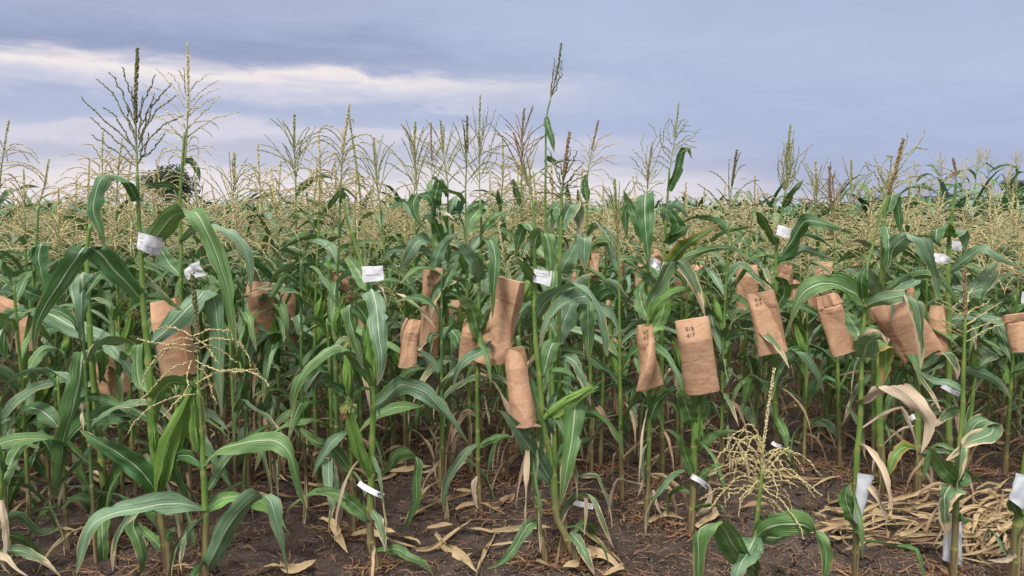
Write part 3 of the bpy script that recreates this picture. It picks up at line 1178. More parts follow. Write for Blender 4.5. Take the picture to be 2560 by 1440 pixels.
hero('tall thin maize plant with a pale tan tassel beside the dark green one', 4.1,
     [(475, 1250), (470, 1120), (456, 900), (452, 760), (453, 640), (450, 500), (457, 400), (462, 330)], .015, .006,
     [([(458, 398), (480, 405), (495, 430), (500, 455)], .035, 'deep', .05),
      ([(450, 475), (420, 462), (385, 462), (352, 460)], .04, 'deep', -.05),
      ([(452, 690), (425, 660), (400, 620), (380, 590)], .08, 'deep', .05),
      ([(452, 600), (490, 570), (530, 560), (567, 575), (607, 613), (625, 667), (627, 740)], .07, 'blue', -.15),
      ([(453, 680), (500, 690), (550, 720), (590, 700), (625, 690)], .05, 'leaf', -.1),
      ([(453, 800), (480, 760), (560, 700), (600, 680), (625, 720)], .06, 'leaf', .1),
      ([(460, 960), (430, 900), (390, 890), (350, 930)], .07, 'leaf', .1)],
     (), dict(base=(462, 415), tip=(469, 112), kind='tan', sz=.0125, step=.006, spike_fat=1.3, thick=1.8, zone=(-.1, .5), extra=10, blen=.42, spread=(40, 80), droop=.8, px=[
         [(464, 240), (490, 210), (524, 184)], [(463, 270), (500, 230), (547, 202)], [(463, 290), (500, 245), (549, 222)], [(463, 300), (505, 260), (548, 240)],
         [(463, 330), (510, 280), (549, 243)], [(463, 345), (530, 300), (600, 281)], [(463, 350), (500, 320), (530, 338)], [(462, 380), (500, 370), (527, 385)],
         [(461, 390), (500, 395), (528, 428)], [(463, 270), (430, 215), (390, 170)], [(463, 300), (420, 240), (375, 215)], [(462, 320), (410, 270), (362, 213)],
         [(462, 350), (410, 300), (360, 285)], [(461, 380), (400, 350), (350, 345)], [(462, 400), (410, 370), (395, 420)], [(464, 230), (455, 190), (449, 178)],
         [(463, 235), (462, 200), (458, 170)], [(462, 370), (490, 340), (495, 400)], [(462, 400), (430, 390), (420, 440)], [(463, 250), (440, 200), (420, 180)],
         [(462, 360), (440, 330), (400, 325)], [(461, 395), (480, 390), (490, 420), (492, 450)]]))

hero('front maize plant left of centre with a white numbered strip and a slender bright ear', 3.3,
     [(950, 1440), (937, 1393), (927, 1350), (925, 1290), (929, 1200), (930, 1117), (933, 1027), (930, 960), (927, 840), (922, 730), (900, 650), (867, 547), (857, 497)], .0175, .004,
     [([(920, 745), (929, 724), (940, 760), (947, 830), (955, 890), (952, 930), (942, 965)], .088, 'blue', -.22),
      ([(930, 955), (905, 910), (870, 880), (840, 863), (800, 890), (760, 930), (738, 975), (727, 1035)], .075, 'leaf', -.15),
      ([(931, 1205), (973, 1173), (993, 1140), (1023, 1133), (1043, 1150), (1040, 1193), (1040, 1250), (1017, 1313), (990, 1350)], .058, 'leaf', -.1),
      ([(926, 1300), (890, 1265), (855, 1240), (815, 1232), (787, 1230)], .055, 'leaf', -.1),
      ([(926, 1310), (880, 1270), (820, 1230), (760, 1245), (720, 1273), (712, 1323)], .045, 'leaf', .1),
      ([(938, 1380), (990, 1373), (1023, 1393), (1060, 1410), (1085, 1440)], .045, 'leaf', -.1),
      ([(932, 1018), (960, 1000), (992, 968), (1015, 964), (1060, 980), (1110, 1030), (1150, 1080), (1182, 1120)], .082, 'blue', -.2),
      ([(932, 1018), (960, 990), (1000, 950), (1030, 925), (1070, 920)], .05, 'leaf', .1),
      ([(921, 725), (890, 670), (868, 645), (860, 660)], .065, 'leaf', .1),
      ([(927, 830), (905, 780), (884, 760), (872, 770), (885, 840), (897, 880), (908, 925)], .075, 'leaf', -.1),
      ([(930, 860), (950, 830), (985, 800), (1000, 780)], .05, 'deep', .1),
      ([(932, 940), (930, 880), (915, 830), (925, 800)], .07, 'bright', -.03),
      ([(928, 1270), (945, 1300), (960, 1350), (962, 1380)], .04, 'streak', -.1)],
     [((927, 1190), (868, 1008), .022, -.1, 'silkg'), ((930, 960), (925, 850), .02, -.02)],
     dict(base=(917, 700), tip=(872, 283), kind='green', spike='green', sz=.011, step=.005, zone=(0, .5), thick=1.3, px=[
         [(915, 690), (925, 620), (935, 605), (945, 660)], [(917, 700), (960, 720), (1000, 770), (1013, 800)], [(917, 700), (950, 710), (985, 740), (1005, 765)],
         [(890, 600), (850, 600), (780, 630), (740, 660)], [(865, 520), (830, 530), (770, 560)]]))

hero('maize plant just left of the numbered strip plant, with a silky green ear top', 3.75,
     [(884, 1330), (878, 1200), (872, 1080), (869, 980), (870, 900)], .013, .011,
     [([(868, 985), (840, 965), (800, 950), (785, 952)], .05, 'deep', -.1),
      ([(872, 1060), (885, 1030), (890, 1010)], .04, 'leaf', 0),
      ([(878, 1180), (850, 1140), (820, 1110), (793, 1105), (760, 1080), (740, 1060)], .06, 'leaf', -.1),
      ([(880, 1200), (855, 1235), (850, 1290), (840, 1330)], .03, 'droop', -.05),
      ([(870, 1080), (835, 1100), (800, 1150), (780, 1195)], .05, 'blue', -.15)],
     [((870, 985), (872, 850), .021, 0, 'silkg'), ((877, 1090), (865, 1030), .012, -.03, 'silk')])

hero('leaning maize plant right of a brown bag with a bright green ear pointing right', 3.35,
     [(1453, 1440), (1437, 1393), (1413, 1337), (1393, 1293), (1387, 1243), (1383, 1177), (1373, 1127), (1360, 1067), (1350, 960), (1340, 863), (1337, 797), (1337, 713), (1337, 623), (1333, 500)], .0165, .0055,
     [([(1378, 1205), (1350, 1155), (1315, 1105), (1285, 1060), (1258, 1030), (1240, 1025)], .085, 'blue', -.2),
      ([(1402, 1310), (1418, 1262), (1450, 1238), (1478, 1240), (1500, 1290), (1520, 1340), (1535, 1372)], .04, 'streak', -.15),
      ([(1402, 1312), (1425, 1250), (1460, 1235), (1465, 1280), (1460, 1340)], .025, 'dry', -.1),
      ([(1425, 1330), (1450, 1360), (1470, 1400), (1488, 1440)], .05, 'streak', -.15),
      ([(1337, 622), (1342, 592), (1360, 583), (1372, 615), (1377, 660), (1375, 700)], .07, 'leaf', -.05),
      ([(1343, 790), (1375, 745), (1440, 713), (1467, 727), (1493, 773), (1508, 830), (1518, 893)], .085, 'blue', -.2),
      ([(1350, 960), (1340, 900), (1355, 860), (1375, 880), (1370, 940)], .07, 'leaf', .1),
      ([(1360, 1060), (1345, 1010), (1330, 960), (1310, 930)], .05, 'leaf', .1),
      ([(1384, 1170), (1410, 1110), (1440, 1070)], .03, 'leaf', -.05),
      ([(1337, 700), (1315, 670), (1290, 640)], .055, 'leaf', -.1),
      ([(1335, 580), (1318, 560), (1300, 590), (1290, 640)], .06, 'deep', .1)],
     [((1362, 1045), (1483, 968), .028, -.1)],
     dict(base=(1333, 500), tip=(1285, 333), kind='green', spike='brown', nbr=14, blen=.8, spread=(20, 60), droop=.4, sz=.011, step=.005, thick=1.3))

hero('maize plant carrying the brown bag at the centre, its foot beside the leaning plant', 3.32,
     [(1362, 1395), (1347, 1310), (1340, 1227), (1330, 1160), (1322, 1100), (1312, 1000), (1303, 900), (1295, 840)], .0135, .01,
     [([(1345, 1308), (1320, 1313), (1288, 1365), (1255, 1405), (1218, 1422)], .05, 'leaf', -.15),
      ([(1332, 1170), (1345, 1130), (1350, 1090), (1345, 1070)], .05, 'leaf', .1),
      ([(1338, 1220), (1352, 1180), (1360, 1150)], .04, 'deep', .05)],
     smat='stalkd')

hero('upright maize plant right of centre with yellow stalk collars and a big folded leaf', 3.45,
     [(1415, 1400), (1412, 1360), (1408, 1250), (1403, 1100), (1398, 960), (1397, 853), (1399, 680), (1402, 580), (1404, 470)], .0135, .006,
     [([(1400, 682), (1425, 640), (1450, 598), (1461, 596), (1461, 630), (1462, 680)], .092, 'blue', -.15),
      ([(1397, 745), (1430, 722), (1465, 738), (1440, 745), (1400, 765), (1365, 810), (1349, 872)], .08, 'blue', -.2),
      ([(1397, 853), (1412, 800), (1438, 735), (1455, 700), (1482, 684)], .095, 'blue', .1),
      ([(1455, 742), (1468, 760), (1470, 810), (1471, 860), (1472, 905)], .07, 'leaf', -.1),
      ([(1397, 858), (1380, 862), (1365, 910), (1357, 955), (1350, 1000)], .075, 'leaf', -.1),
      ([(1399, 892), (1420, 893), (1445, 915), (1465, 960), (1477, 1015)], .065, 'streak', -.15),
      ([(1404, 1010), (1422, 975), (1438, 1000), (1432, 1080), (1421, 1150), (1409, 1220), (1400, 1264)], .092, 'leaf', -.25),
      ([(1400, 560), (1397, 520), (1385, 545), (1378, 570)], .06, 'deep', .1),
      ([(1402, 575), (1425, 517), (1443, 520), (1451, 560), (1449, 592)], .075, 'streak', .05),
      ([(1398, 980), (1385, 1010), (1375, 1060), (1385, 1090)], .06, 'blue', -.05),
      ([(1397, 850), (1372, 800), (1350, 740), (1340, 720)], .05, 'leaf', .15),
      ([(1405, 1150), (1440, 1110), (1470, 1100), (1500, 1080)], .04, 'leaf', .1)],
     (), dict(base=(1404, 500), tip=(1424, 332), kind='dark', spike='brown', sz=.013, step=.005, spike_fat=1.6, thick=1.6, px=[
         [(1405, 470), (1390, 430), (1370, 370)], [(1405, 460), (1392, 420), (1378, 385)], [(1407, 450), (1430, 410), (1441, 380)], [(1406, 480), (1430, 440), (1460, 405)],
         [(1405, 480), (1380, 450), (1350, 430)], [(1410, 430), (1420, 400), (1428, 370)], [(1405, 490), (1385, 470), (1362, 400)], [(1406, 475), (1440, 450), (1470, 440)]]))

hero('maize plant holding a brown bag marked with two lines of writing, right of centre', 3.85,
     [(1615, 1280), (1619, 1230), (1621, 1160), (1623, 1060), (1622, 970), (1620, 880), (1620, 813), (1623, 737), (1620, 680), (1620, 560), (1617, 490)], .0125, .005,
     [([(1622, 505), (1614, 485), (1612, 530), (1615, 580), (1620, 630), (1623, 660)], .09, 'deep', -.1),
      ([(1617, 570), (1600, 520), (1575, 508), (1563, 540), (1567, 600)], .06, 'deep', .1),
      ([(1612, 600), (1590, 545), (1575, 510), (1558, 475)], .06, 'deep', .05),
      ([(1622, 765), (1655, 700), (1680, 655), (1705, 660), (1730, 700), (1750, 750), (1764, 800)], .075, 'streak', -.15),
      ([(1624, 805), (1645, 760), (1700, 728), (1750, 730), (1766, 770)], .05, 'bright', -.1),
      ([(1621, 690), (1600, 690), (1585, 692)], .05, 'deep', -.1),
      ([(1622, 1062), (1640, 1012), (1670, 982), (1702, 972), (1712, 1000)], .06, 'deep', -.1),
      ([(1620, 800), (1605, 760), (1600, 720), (1615, 690)], .08, 'leaf', .1),
      ([(1625, 830), (1650, 800), (1665, 740), (1668, 700)], .08, 'bright', .1),
      ([(1618, 960), (1600, 900), (1590, 880), (1575, 905)], .06, 'leaf', .2),
      ([(1620, 1110), (1605, 1140), (1608, 1200), (1595, 1240)], .03, 'streak', -.05),
      ([(1622, 1250), (1634, 1225), (1645, 1270), (1665, 1300)], .02, 'dry', -.05)],
     (), dict(base=(1617, 490), tip=(1631, 358), kind='green', spike='brown', sz=.011, step=.005, px=[
         [(1620, 450), (1600, 420), (1575, 392)], [(1620, 440), (1605, 400), (1580, 370)], [(1622, 420), (1610, 380), (1600, 360), (1612, 330)], [(1622, 430), (1630, 370), (1640, 330), (1622, 308)],
         [(1622, 440), (1650, 380), (1660, 330), (1672, 298)], [(1620, 470), (1600, 460), (1578, 452)], [(1623, 410), (1640, 370), (1655, 345)], [(1620, 460), (1650, 430), (1665, 400)],
         [(1620, 480), (1595, 470), (1590, 430)], [(1622, 430), (1615, 400), (1618, 360)]]))

hero('maize plant whose ear is covered by the broad smooth brown bag marked with writing', 3.68,
     [(1727, 1322), (1730, 1270), (1735, 1180), (1735, 1100), (1738, 1040), (1744, 960), (1746, 880)], .0165, .012,
     [([(1732, 1062), (1715, 1010), (1702, 978), (1690, 966)], .075, 'leaf', -.1),
      ([(1732, 1190), (1713, 1133), (1697, 1093), (1675, 1076), (1660, 1073)], .05, 'leaf', -.1),
      ([(1746, 1130), (1780, 1093), (1815, 1080), (1843, 1077)], .045, 'leaf', -.1),
      ([(1744, 1200), (1765, 1180), (1785, 1165), (1813, 1160)], .035, 'leaf', -.05),
      ([(1740, 1290), (1765, 1270), (1776, 1235), (1772, 1205)], .03, 'dry', -.05),
      ([(1740, 1060), (1762, 1020), (1760, 985), (1752, 970)], .05, 'leaf', -.02)],
     [((1742, 1110), (1757, 975), .018, 0)])

hero('maize plant with the upright pale green club-shaped tassel and a crumpled bag', 4.5,
     [(1945, 1160), (1938, 1000), (1934, 900), (1940, 760), (1940, 640), (1945, 590), (1955, 530), (1963, 480)], .017, .006,
     [([(1942, 655), (1975, 610), (2003, 563), (2020, 552), (2060, 558), (2133, 582)], .09, 'deep', -.2),
      ([(1941, 610), (1915, 560), (1890, 525), (1875, 540)], .08, 'deep', -.1),
      ([(1957, 522), (1985, 480), (2010, 448)], .05, 'deep', -.1),
      ([(1940, 770), (1960, 735), (1955, 700), (1935, 690), (1925, 700)], .08, 'deep', -.1),
      ([(1942, 640), (1975, 640), (2010, 625), (2060, 640), (2085, 650)], .05, 'blue', -.1),
      ([(1935, 1000), (1905, 960), (1880, 950), (1860, 1010), (1850, 1050)], .07, 'leaf', .1),
      ([(1935, 960), (1970, 900), (2000, 880), (2040, 930), (2060, 985)], .07, 'blue', -.1),
      ([(1938, 1040), (1960, 1080), (1970, 1150)], .05, 'leaf', -.2)],
     (), dict(base=(1963, 490), tip=(1976, 313), kind='green', extra=12, blen=.6, spread=(3, 16), droop=.04, sz=.012, step=.005, spike_fat=1.4, thick=1.4, zone=(0, .5), px=[
         [(1964, 480), (1950, 440), (1945, 380)], [(1964, 475), (1955, 430), (1958, 365)], [(1966, 470), (1968, 420), (1965, 365)], [(1966, 470), (1985, 430), (1998, 370)],
         [(1966, 475), (1992, 430), (2020, 370)], [(1968, 460), (1990, 400), (2032, 362)], [(1965, 480), (1948, 450), (1947, 400)], [(1967, 460), (1980, 400), (1985, 350)],
         [(1966, 460), (1975, 410), (1986, 325)], [(1965, 480), (1985, 450), (1988, 400)], [(1965, 470), (1960, 430), (1952, 400)], [(1967, 470), (1975, 430), (1978, 380)],
         [(1965, 478), (1956, 450), (1960, 410)], [(1966, 475), (1982, 440), (1992, 400)]]))

hero('slender front maize plant with a white sleeve low down and a long withered leaf', 3.15,
     [(2138, 1450), (2140, 1320), (2140, 1215), (2143, 1127), (2150, 1060), (2153, 960), (2157, 847), (2163, 763), (2167, 680), (2172, 650), (2183, 613), (2197, 547), (2212, 497)], .0135, .0035,
     [([(2160, 765), (2137, 733), (2087, 710), (2047, 710), (2007, 733), (1983, 780), (1973, 820)], .088, 'leaf', -.15),
      ([(2160, 767), (2203, 750), (2253, 740), (2283, 745), (2297, 780), (2303, 850), (2302, 922)], .07, 'streak', -.15),
      ([(2157, 745), (2154, 700), (2168, 655)], .055, 'deep', -.05),
      ([(2152, 1003), (2190, 980), (2225, 965), (2265, 985), (2297, 1020), (2322, 1055), (2318, 1095), (2303, 1132)], .085, 'dry', -.2, 'long withered pink-brown leaf'),
      ([(2158, 898), (2168, 862), (2188, 843), (2212, 840), (2218, 862)], .1, 'streak', -.15),
      ([(2158, 900), (2178, 860), (2205, 850), (2215, 880), (2212, 930), (2204, 965)], .085, 'burnt', .1),
      ([(2155, 865), (2140, 822), (2120, 790), (2110, 770)], .085, 'leaf', .1),
      ([(2140, 1312), (2118, 1262), (2115, 1230), (2128, 1205)], .075, 'leaf', -.02),
      ([(2140, 1318), (2152, 1330), (2150, 1345)], .04, 'leaf', -.05)],
     (), dict(base=(2197, 547), tip=(2258, 348), kind='green', spike='brown', sz=.012, step=.005, spike_fat=1.6, thick=1.4, px=[
         [(2215, 480), (2250, 420), (2290, 370), (2312, 325)], [(2215, 470), (2250, 400), (2270, 335)], [(2212, 490), (2250, 400), (2290, 372), (2320, 375)], [(2212, 490), (2190, 440), (2160, 410)],
         [(2214, 480), (2200, 430), (2187, 385)], [(2215, 480), (2195, 420), (2165, 406)], [(2216, 470), (2205, 420), (2225, 388)], [(2212, 495), (2245, 440), (2300, 405)],
         [(2210, 500), (2250, 460), (2300, 440), (2330, 450)], [(2214, 485), (2225, 430), (2240, 400)], [(2212, 495), (2185, 470), (2165, 480)], [(2216, 470), (2230, 400), (2215, 388)]]))

hero('thick pale-stalked maize plant with a wide arching leaf, behind the slender one at right', 4.15,
     [(2210, 1215), (2200, 1100), (2197, 960), (2200, 850), (2206, 700), (2207, 580), (2214, 520), (2226, 480)], .022, .008,
     [([(2210, 655), (2237, 617), (2267, 593), (2297, 593), (2317, 625), (2335, 680), (2347, 750)], .098, 'blue', -.25),
      ([(2212, 560), (2222, 590), (2222, 640), (2216, 680)], .07, 'deep', -.1),
      ([(2222, 530), (2232, 487), (2244, 515), (2250, 560), (2252, 590)], .07, 'deep', .05),
      ([(2208, 725), (2270, 695), (2320, 687), (2360, 705), (2385, 740), (2407, 770)], .055, 'leaf', -.2),
      ([(2205, 740), (2240, 720), (2270, 700), (2290, 705), (2240, 730), (2228, 812)], .05, 'blue', -.2),
      ([(2205, 750), (2180, 700), (2150, 670), (2120, 668)], .07, 'blue', -.1),
      ([(2205, 650), (2240, 615), (2285, 640), (2310, 670)], .06, 'deep', .1),
      ([(2206, 640), (2180, 615), (2150, 602), (2120, 608)], .05, 'streak', .1),
      ([(2200, 850), (2170, 820), (2140, 830), (2110, 880)], .07, 'leaf', .1)],
     (), dict(base=(2226, 480), tip=(2240, 400), kind='tan', nbr=14, blen=.8, spread=(30, 70), droop=.5, sz=.011))

hero('maize plant wearing the large tilted brown bag at the right', 4.15,
     [(2293, 1215), (2294, 1093), (2293, 993), (2289, 893), (2285, 850)], .019, .014,
     [([(2298, 1128), (2262, 1120), (2240, 1135), (2227, 1165), (2213, 1215)], .07, 'burnt', -.1),
      ([(2290, 950), (2330, 925), (2360, 905), (2385, 900), (2395, 940)], .04, 'streak', .1),
      ([(2290, 940), (2260, 925), (2240, 960), (2225, 1000), (2200, 1075)], .05, 'leaf', .1),
      ([(2295, 905), (2330, 880), (2370, 885), (2392, 920), (2393, 950)], .06, 'streak', -.1),
      ([(2293, 1200), (2310, 1180), (2330, 1210), (2345, 1232)], .02, 'dry', -.05)])

hero('front maize plant at the right with an open thin tassel and dry rolled leaf', 3.15,
     [(2383, 1450), (2388, 1330), (2393, 1193), (2400, 1110), (2407, 1027), (2408, 960), (2410, 880), (2413, 797), (2412, 720)], .0145, .004,
     [([(2402, 1112), (2440, 1060), (2472, 1048), (2484, 1072), (2470, 1088), (2430, 1102), (2395, 1130), (2362, 1155)], .075, 'streak', -.1, 'dry rolled leaf with a green bend'),
      ([(2392, 1240), (2380, 1218), (2364, 1230), (2361, 1280), (2367, 1345)], .1, 'streak', -.12),
      ([(2403, 1022), (2370, 1035), (2335, 1068)], .045, 'streak', .1),
      ([(2410, 925), (2450, 931), (2495, 955), (2530, 1000)], .05, 'blue', .15),
      ([(2407, 975), (2370, 958), (2330, 950), (2288, 922)], .035, 'blue', .1),
      ([(2393, 1205), (2362, 1170), (2338, 1135), (2315, 1113)], .075, 'leaf', -.1),
      ([(2393, 1210), (2410, 1195), (2412, 1180), (2400, 1155)], .06, 'leaf', .05),
      ([(2390, 1300), (2410, 1295), (2412, 1310)], .05, 'deep', -.03)],
     (), dict(base=(2412, 850), tip=(2411, 665), kind='cream', spike='brown', sz=.012, step=.006, spike_fat=1.6, thick=1.6, zone=(-.2, .4), px=[
         [(2410, 842), (2370, 820), (2323, 787)], [(2411, 800), (2380, 775), (2332, 752)], [(2412, 815), (2450, 790), (2500, 757)], [(2412, 855), (2460, 830), (2517, 806)],
         [(2412, 832), (2450, 815), (2497, 797)], [(2412, 790), (2440, 770), (2474, 752)], [(2411, 790), (2385, 768), (2345, 745)], [(2412, 780), (2420, 740), (2432, 720)], [(2411, 835), (2380, 815), (2350, 790)]]))

hero('maize stalk at the right edge topped by a white paper sleeve', 3.05,
     [(2533, 1455), (2540, 1360), (2548, 1290), (2556, 1220), (2570, 1130)], .022, .014,
     [([(2548, 1290), (2535, 1270), (2530, 1250), (2540, 1240)], .05, 'deep', -.05),
      ([(2545, 1380), (2510, 1400), (2470, 1400)], .03, 'dry', -.1)])

hero('low nearest maize plant with a bushy ragged straw-coloured tassel and folded broad leaves', 2.85,
     [(1892, 1500), (1893, 1440), (1887, 1380), (1890, 1337), (1897, 1260), (1907, 1170)], .0125, .006,
     [([(1890, 1425), (1873, 1407), (1843, 1377), (1813, 1327), (1792, 1307), (1750, 1325), (1746, 1380), (1745, 1450), (1742, 1500)], .098, 'leaf', -.25),
      ([(1889, 1340), (1870, 1380), (1845, 1425), (1830, 1490)], .085, 'blue', -.25),
      ([(1892, 1342), (1920, 1320), (1970, 1310), (2020, 1318), (2048, 1342), (2066, 1385), (2058, 1460)], .09, 'leaf', -.2),
      ([(1889, 1336), (1930, 1345), (1960, 1340), (2000, 1320)], .05, 'deep', .05)],
     (), dict(base=(1897, 1260), tip=(1935, 925), kind='cream', spike='tan', sz=.0135, step=.005, spike_fat=.8, thick=1.1, extra=24, blen=.5, spread=(40, 95), droop=.9, zone=(.05, .4), px=[
         [(1915, 1130), (1880, 1085), (1840, 1080), (1800, 1140), (1790, 1180)], [(1900, 1200), (1860, 1140), (1810, 1130), (1785, 1155)], [(1905, 1210), (1850, 1190), (1800, 1240), (1768, 1272)],
         [(1900, 1230), (1870, 1215), (1830, 1235), (1810, 1255)], [(1910, 1180), (1880, 1120), (1840, 1105), (1820, 1150)], [(1915, 1160), (1885, 1095), (1850, 1100), (1830, 1170)],
         [(1910, 1190), (1960, 1130), (2010, 1140), (2050, 1190)], [(1905, 1200), (1960, 1170), (2000, 1190), (2037, 1243)], [(1905, 1210), (1950, 1200), (1990, 1215)],
         [(1900, 1240), (1930, 1250), (1960, 1280), (1985, 1292)], [(1900, 1230), (1935, 1270), (1945, 1320), (1950, 1368)], [(1910, 1170), (1950, 1120), (1990, 1150), (2010, 1180)],
         [(1905, 1220), (1945, 1215), (1980, 1255)], [(1908, 1150), (1890, 1080), (1870, 1060), (1850, 1090)], [(1912, 1140), (1895, 1090), (1870, 1110), (1860, 1160)],
         [(1903, 1215), (1880, 1180), (1850, 1150), (1830, 1200)], [(1903, 1205), (1930, 1160), (1960, 1150), (1985, 1185)], [(1900, 1225), (1870, 1190), (1830, 1180), (1800, 1200)]]))

hero('maize plant behind the big crumpled bag, with a tall open green tassel', 3.95,
     [(1200, 1295), (1197, 1230), (1195, 1143), (1193, 960), (1196, 870), (1197, 780), (1200, 680), (1203, 580), (1200, 500)], .0125, .005,
     [([(1197, 845), (1180, 773), (1153, 750), (1137, 737)], .075, 'leaf', -.1),
      ([(1201, 700), (1180, 650), (1152, 612), (1125, 607)], .08, 'blue', -.15),
      ([(1200, 522), (1180, 545), (1168, 575), (1160, 602)], .07, 'leaf', -.1),
      ([(1203, 580), (1235, 542), (1268, 527)], .055, 'leaf', -.05),
      ([(1196, 860), (1225, 868), (1205, 878), (1167, 897), (1142, 930), (1133, 972)], .06, 'blue', -.2),
      ([(1194, 838), (1215, 790), (1235, 758)], .05, 'leaf', -.1),
      ([(1202, 620), (1225, 600), (1238, 640), (1236, 700), (1231, 795)], .06, 'deep', -.15),
      ([(1197, 750), (1217, 700), (1240, 685), (1258, 690)], .06, 'blue', .1),
      ([(1195, 1110), (1165, 1130), (1125, 1190), (1110, 1240), (1117, 1290), (1103, 1332)], .045, 'streak', -.1),
      ([(1195, 1115), (1230, 1097), (1262, 1090), (1285, 1096)], .045, 'leaf', -.1),
      ([(1194, 1040), (1170, 1030), (1150, 1050), (1120, 1120)], .03, 'droop', .1),
      ([(1196, 1180), (1185, 1210), (1190, 1260), (1205, 1280)], .03, 'dry', -.03)],
     (), dict(base=(1200, 500), tip=(1201, 240), kind='green', sz=.011, step=.006, zone=(.1, .6), px=[
         [(1200, 400), (1215, 340), (1242, 272)], [(1200, 380), (1190, 320), (1181, 268)], [(1200, 370), (1215, 310), (1222, 265)], [(1200, 420), (1225, 370), (1248, 290)],
         [(1200, 440), (1220, 400), (1240, 330)], [(1200, 420), (1180, 360), (1160, 320)], [(1200, 440), (1170, 380), (1125, 330)], [(1200, 400), (1195, 340), (1185, 300)],
         [(1200, 460), (1175, 410), (1140, 350)], [(1200, 450), (1230, 420), (1245, 380)], [(1199, 470), (1170, 430), (1130, 400)], [(1200, 390), (1208, 330), (1210, 280)]]))

hero('maize plant carrying the long narrow brown bag with written numbers, left of centre', 4.35,
     [(1100, 1200), (1105, 1100), (1103, 960), (1097, 800), (1092, 697), (1083, 613), (1080, 500)], .014, .006,
     [([(1082, 545), (1078, 500), (1050, 483), (1034, 510), (1045, 550), (1068, 578)], .07, 'deep', -.1),
      ([(1080, 518), (1090, 485), (1096, 450), (1080, 445)], .08, 'deep', -.05),
      ([(1105, 605), (1085, 555), (1058, 538)], .07, 'deep', -.1),
      ([(1080, 692), (1097, 630), (1123, 597), (1150, 580)], .075, 'blue', -.1),
      ([(1083, 610), (1050, 600), (1022, 635), (993, 690)], .07, 'blue', -.1),
      ([(1086, 640), (1050, 618), (1010, 620), (973, 630), (947, 660)], .045, 'blue', -.1),
      ([(1092, 720), (1125, 695), (1100, 712), (1082, 745), (1077, 795)], .08, 'streak', -.15),
      ([(1095, 790), (1108, 745), (1135, 738)], .08, 'deep', -.1),
      ([(1098, 830), (1120, 820), (1145, 850), (1155, 900)], .08, 'deep', -.1),
      ([(1100, 900), (1110, 850), (1090, 830), (1075, 850), (1068, 930)], .05, 'streak', -.1),
      ([(1104, 1000), (1075, 985), (1050, 1010), (1040, 1080)], .05, 'leaf', .1)],
     (), dict(base=(1080, 500), tip=(1077, 308), kind='green', spike='brown', nbr=18, blen=.55, spread=(20, 60), droop=.3, sz=.011, step=.005, zone=(0, .6)))

hero('thin maize plant towering above the field centre with a closed narrow tassel', 3.95,
     [(1390, 1255), (1387, 1100), (1378, 900), (1370, 700), (1364, 560), (1364, 430), (1366, 300), (1378, 240)], .012, .0035,
     [([(1366, 292), (1371, 320), (1380, 350), (1386, 382)], .04, 'deep', -.03),
      ([(1365, 395), (1380, 402), (1400, 408)], .03, 'deep', .05),
      ([(1365, 560), (1390, 520), (1410, 505), (1425, 540)], .06, 'deep', .05),
      ([(1368, 650), (1345, 620), (1330, 590), (1315, 610)], .06, 'leaf', .1)],
     (), dict(base=(1378, 240), tip=(1403, 110), kind='dark', extra=0, sz=.012, step=.006, spike_fat=1.2, thick=1.5, px=[
         [(1376, 245), (1380, 200), (1388, 145)], [(1378, 240), (1388, 200), (1397, 155)], [(1378, 240), (1393, 205), (1405, 150)], [(1377, 245), (1390, 220), (1407, 172)], [(1377, 235), (1383, 190), (1390, 165)]]))

hero('maize plant with the rightward combing tan tassel right of the towering one', 4.6,
     [(1478, 1140), (1476, 960), (1474, 800), (1470, 640), (1468, 520), (1468, 430)], .013, .005,
     [([(1468, 500), (1462, 470), (1464, 435)], .05, 'deep', 0), ([(1470, 590), (1500, 560), (1520, 600), (1525, 660)], .07, 'blue', -.1),
      ([(1471, 620), (1500, 605), (1540, 610), (1560, 640)], .06, 'leaf', -.2), ([(1470, 650), (1445, 620), (1425, 650)], .06, 'deep', -.1),
      ([(1473, 730), (1500, 700), (1530, 705), (1555, 740), (1595, 770), (1600, 800)], .06, 'streak', -.15), ([(1475, 790), (1510, 740), (1550, 735), (1590, 760)], .07, 'deep', -.1)],
     (), dict(base=(1468, 450), tip=(1496, 302), kind='tan', spike='brown', sz=.011, step=.005, zone=(0, .6), spike_fat=1.4, px=[
         [(1477, 400), (1500, 350), (1535, 330)], [(1475, 405), (1510, 370), (1545, 360)], [(1475, 410), (1510, 390), (1540, 388)], [(1473, 420), (1510, 400), (1540, 410)],
         [(1472, 430), (1505, 425), (1530, 450)], [(1475, 400), (1455, 360), (1425, 342)], [(1475, 410), (1450, 380), (1425, 375)], [(1472, 420), (1445, 400), (1420, 420)],
         [(1480, 380), (1495, 350), (1520, 340)], [(1472, 430), (1450, 425), (1440, 460)], [(1472, 435), (1500, 440), (1510, 470)]]))

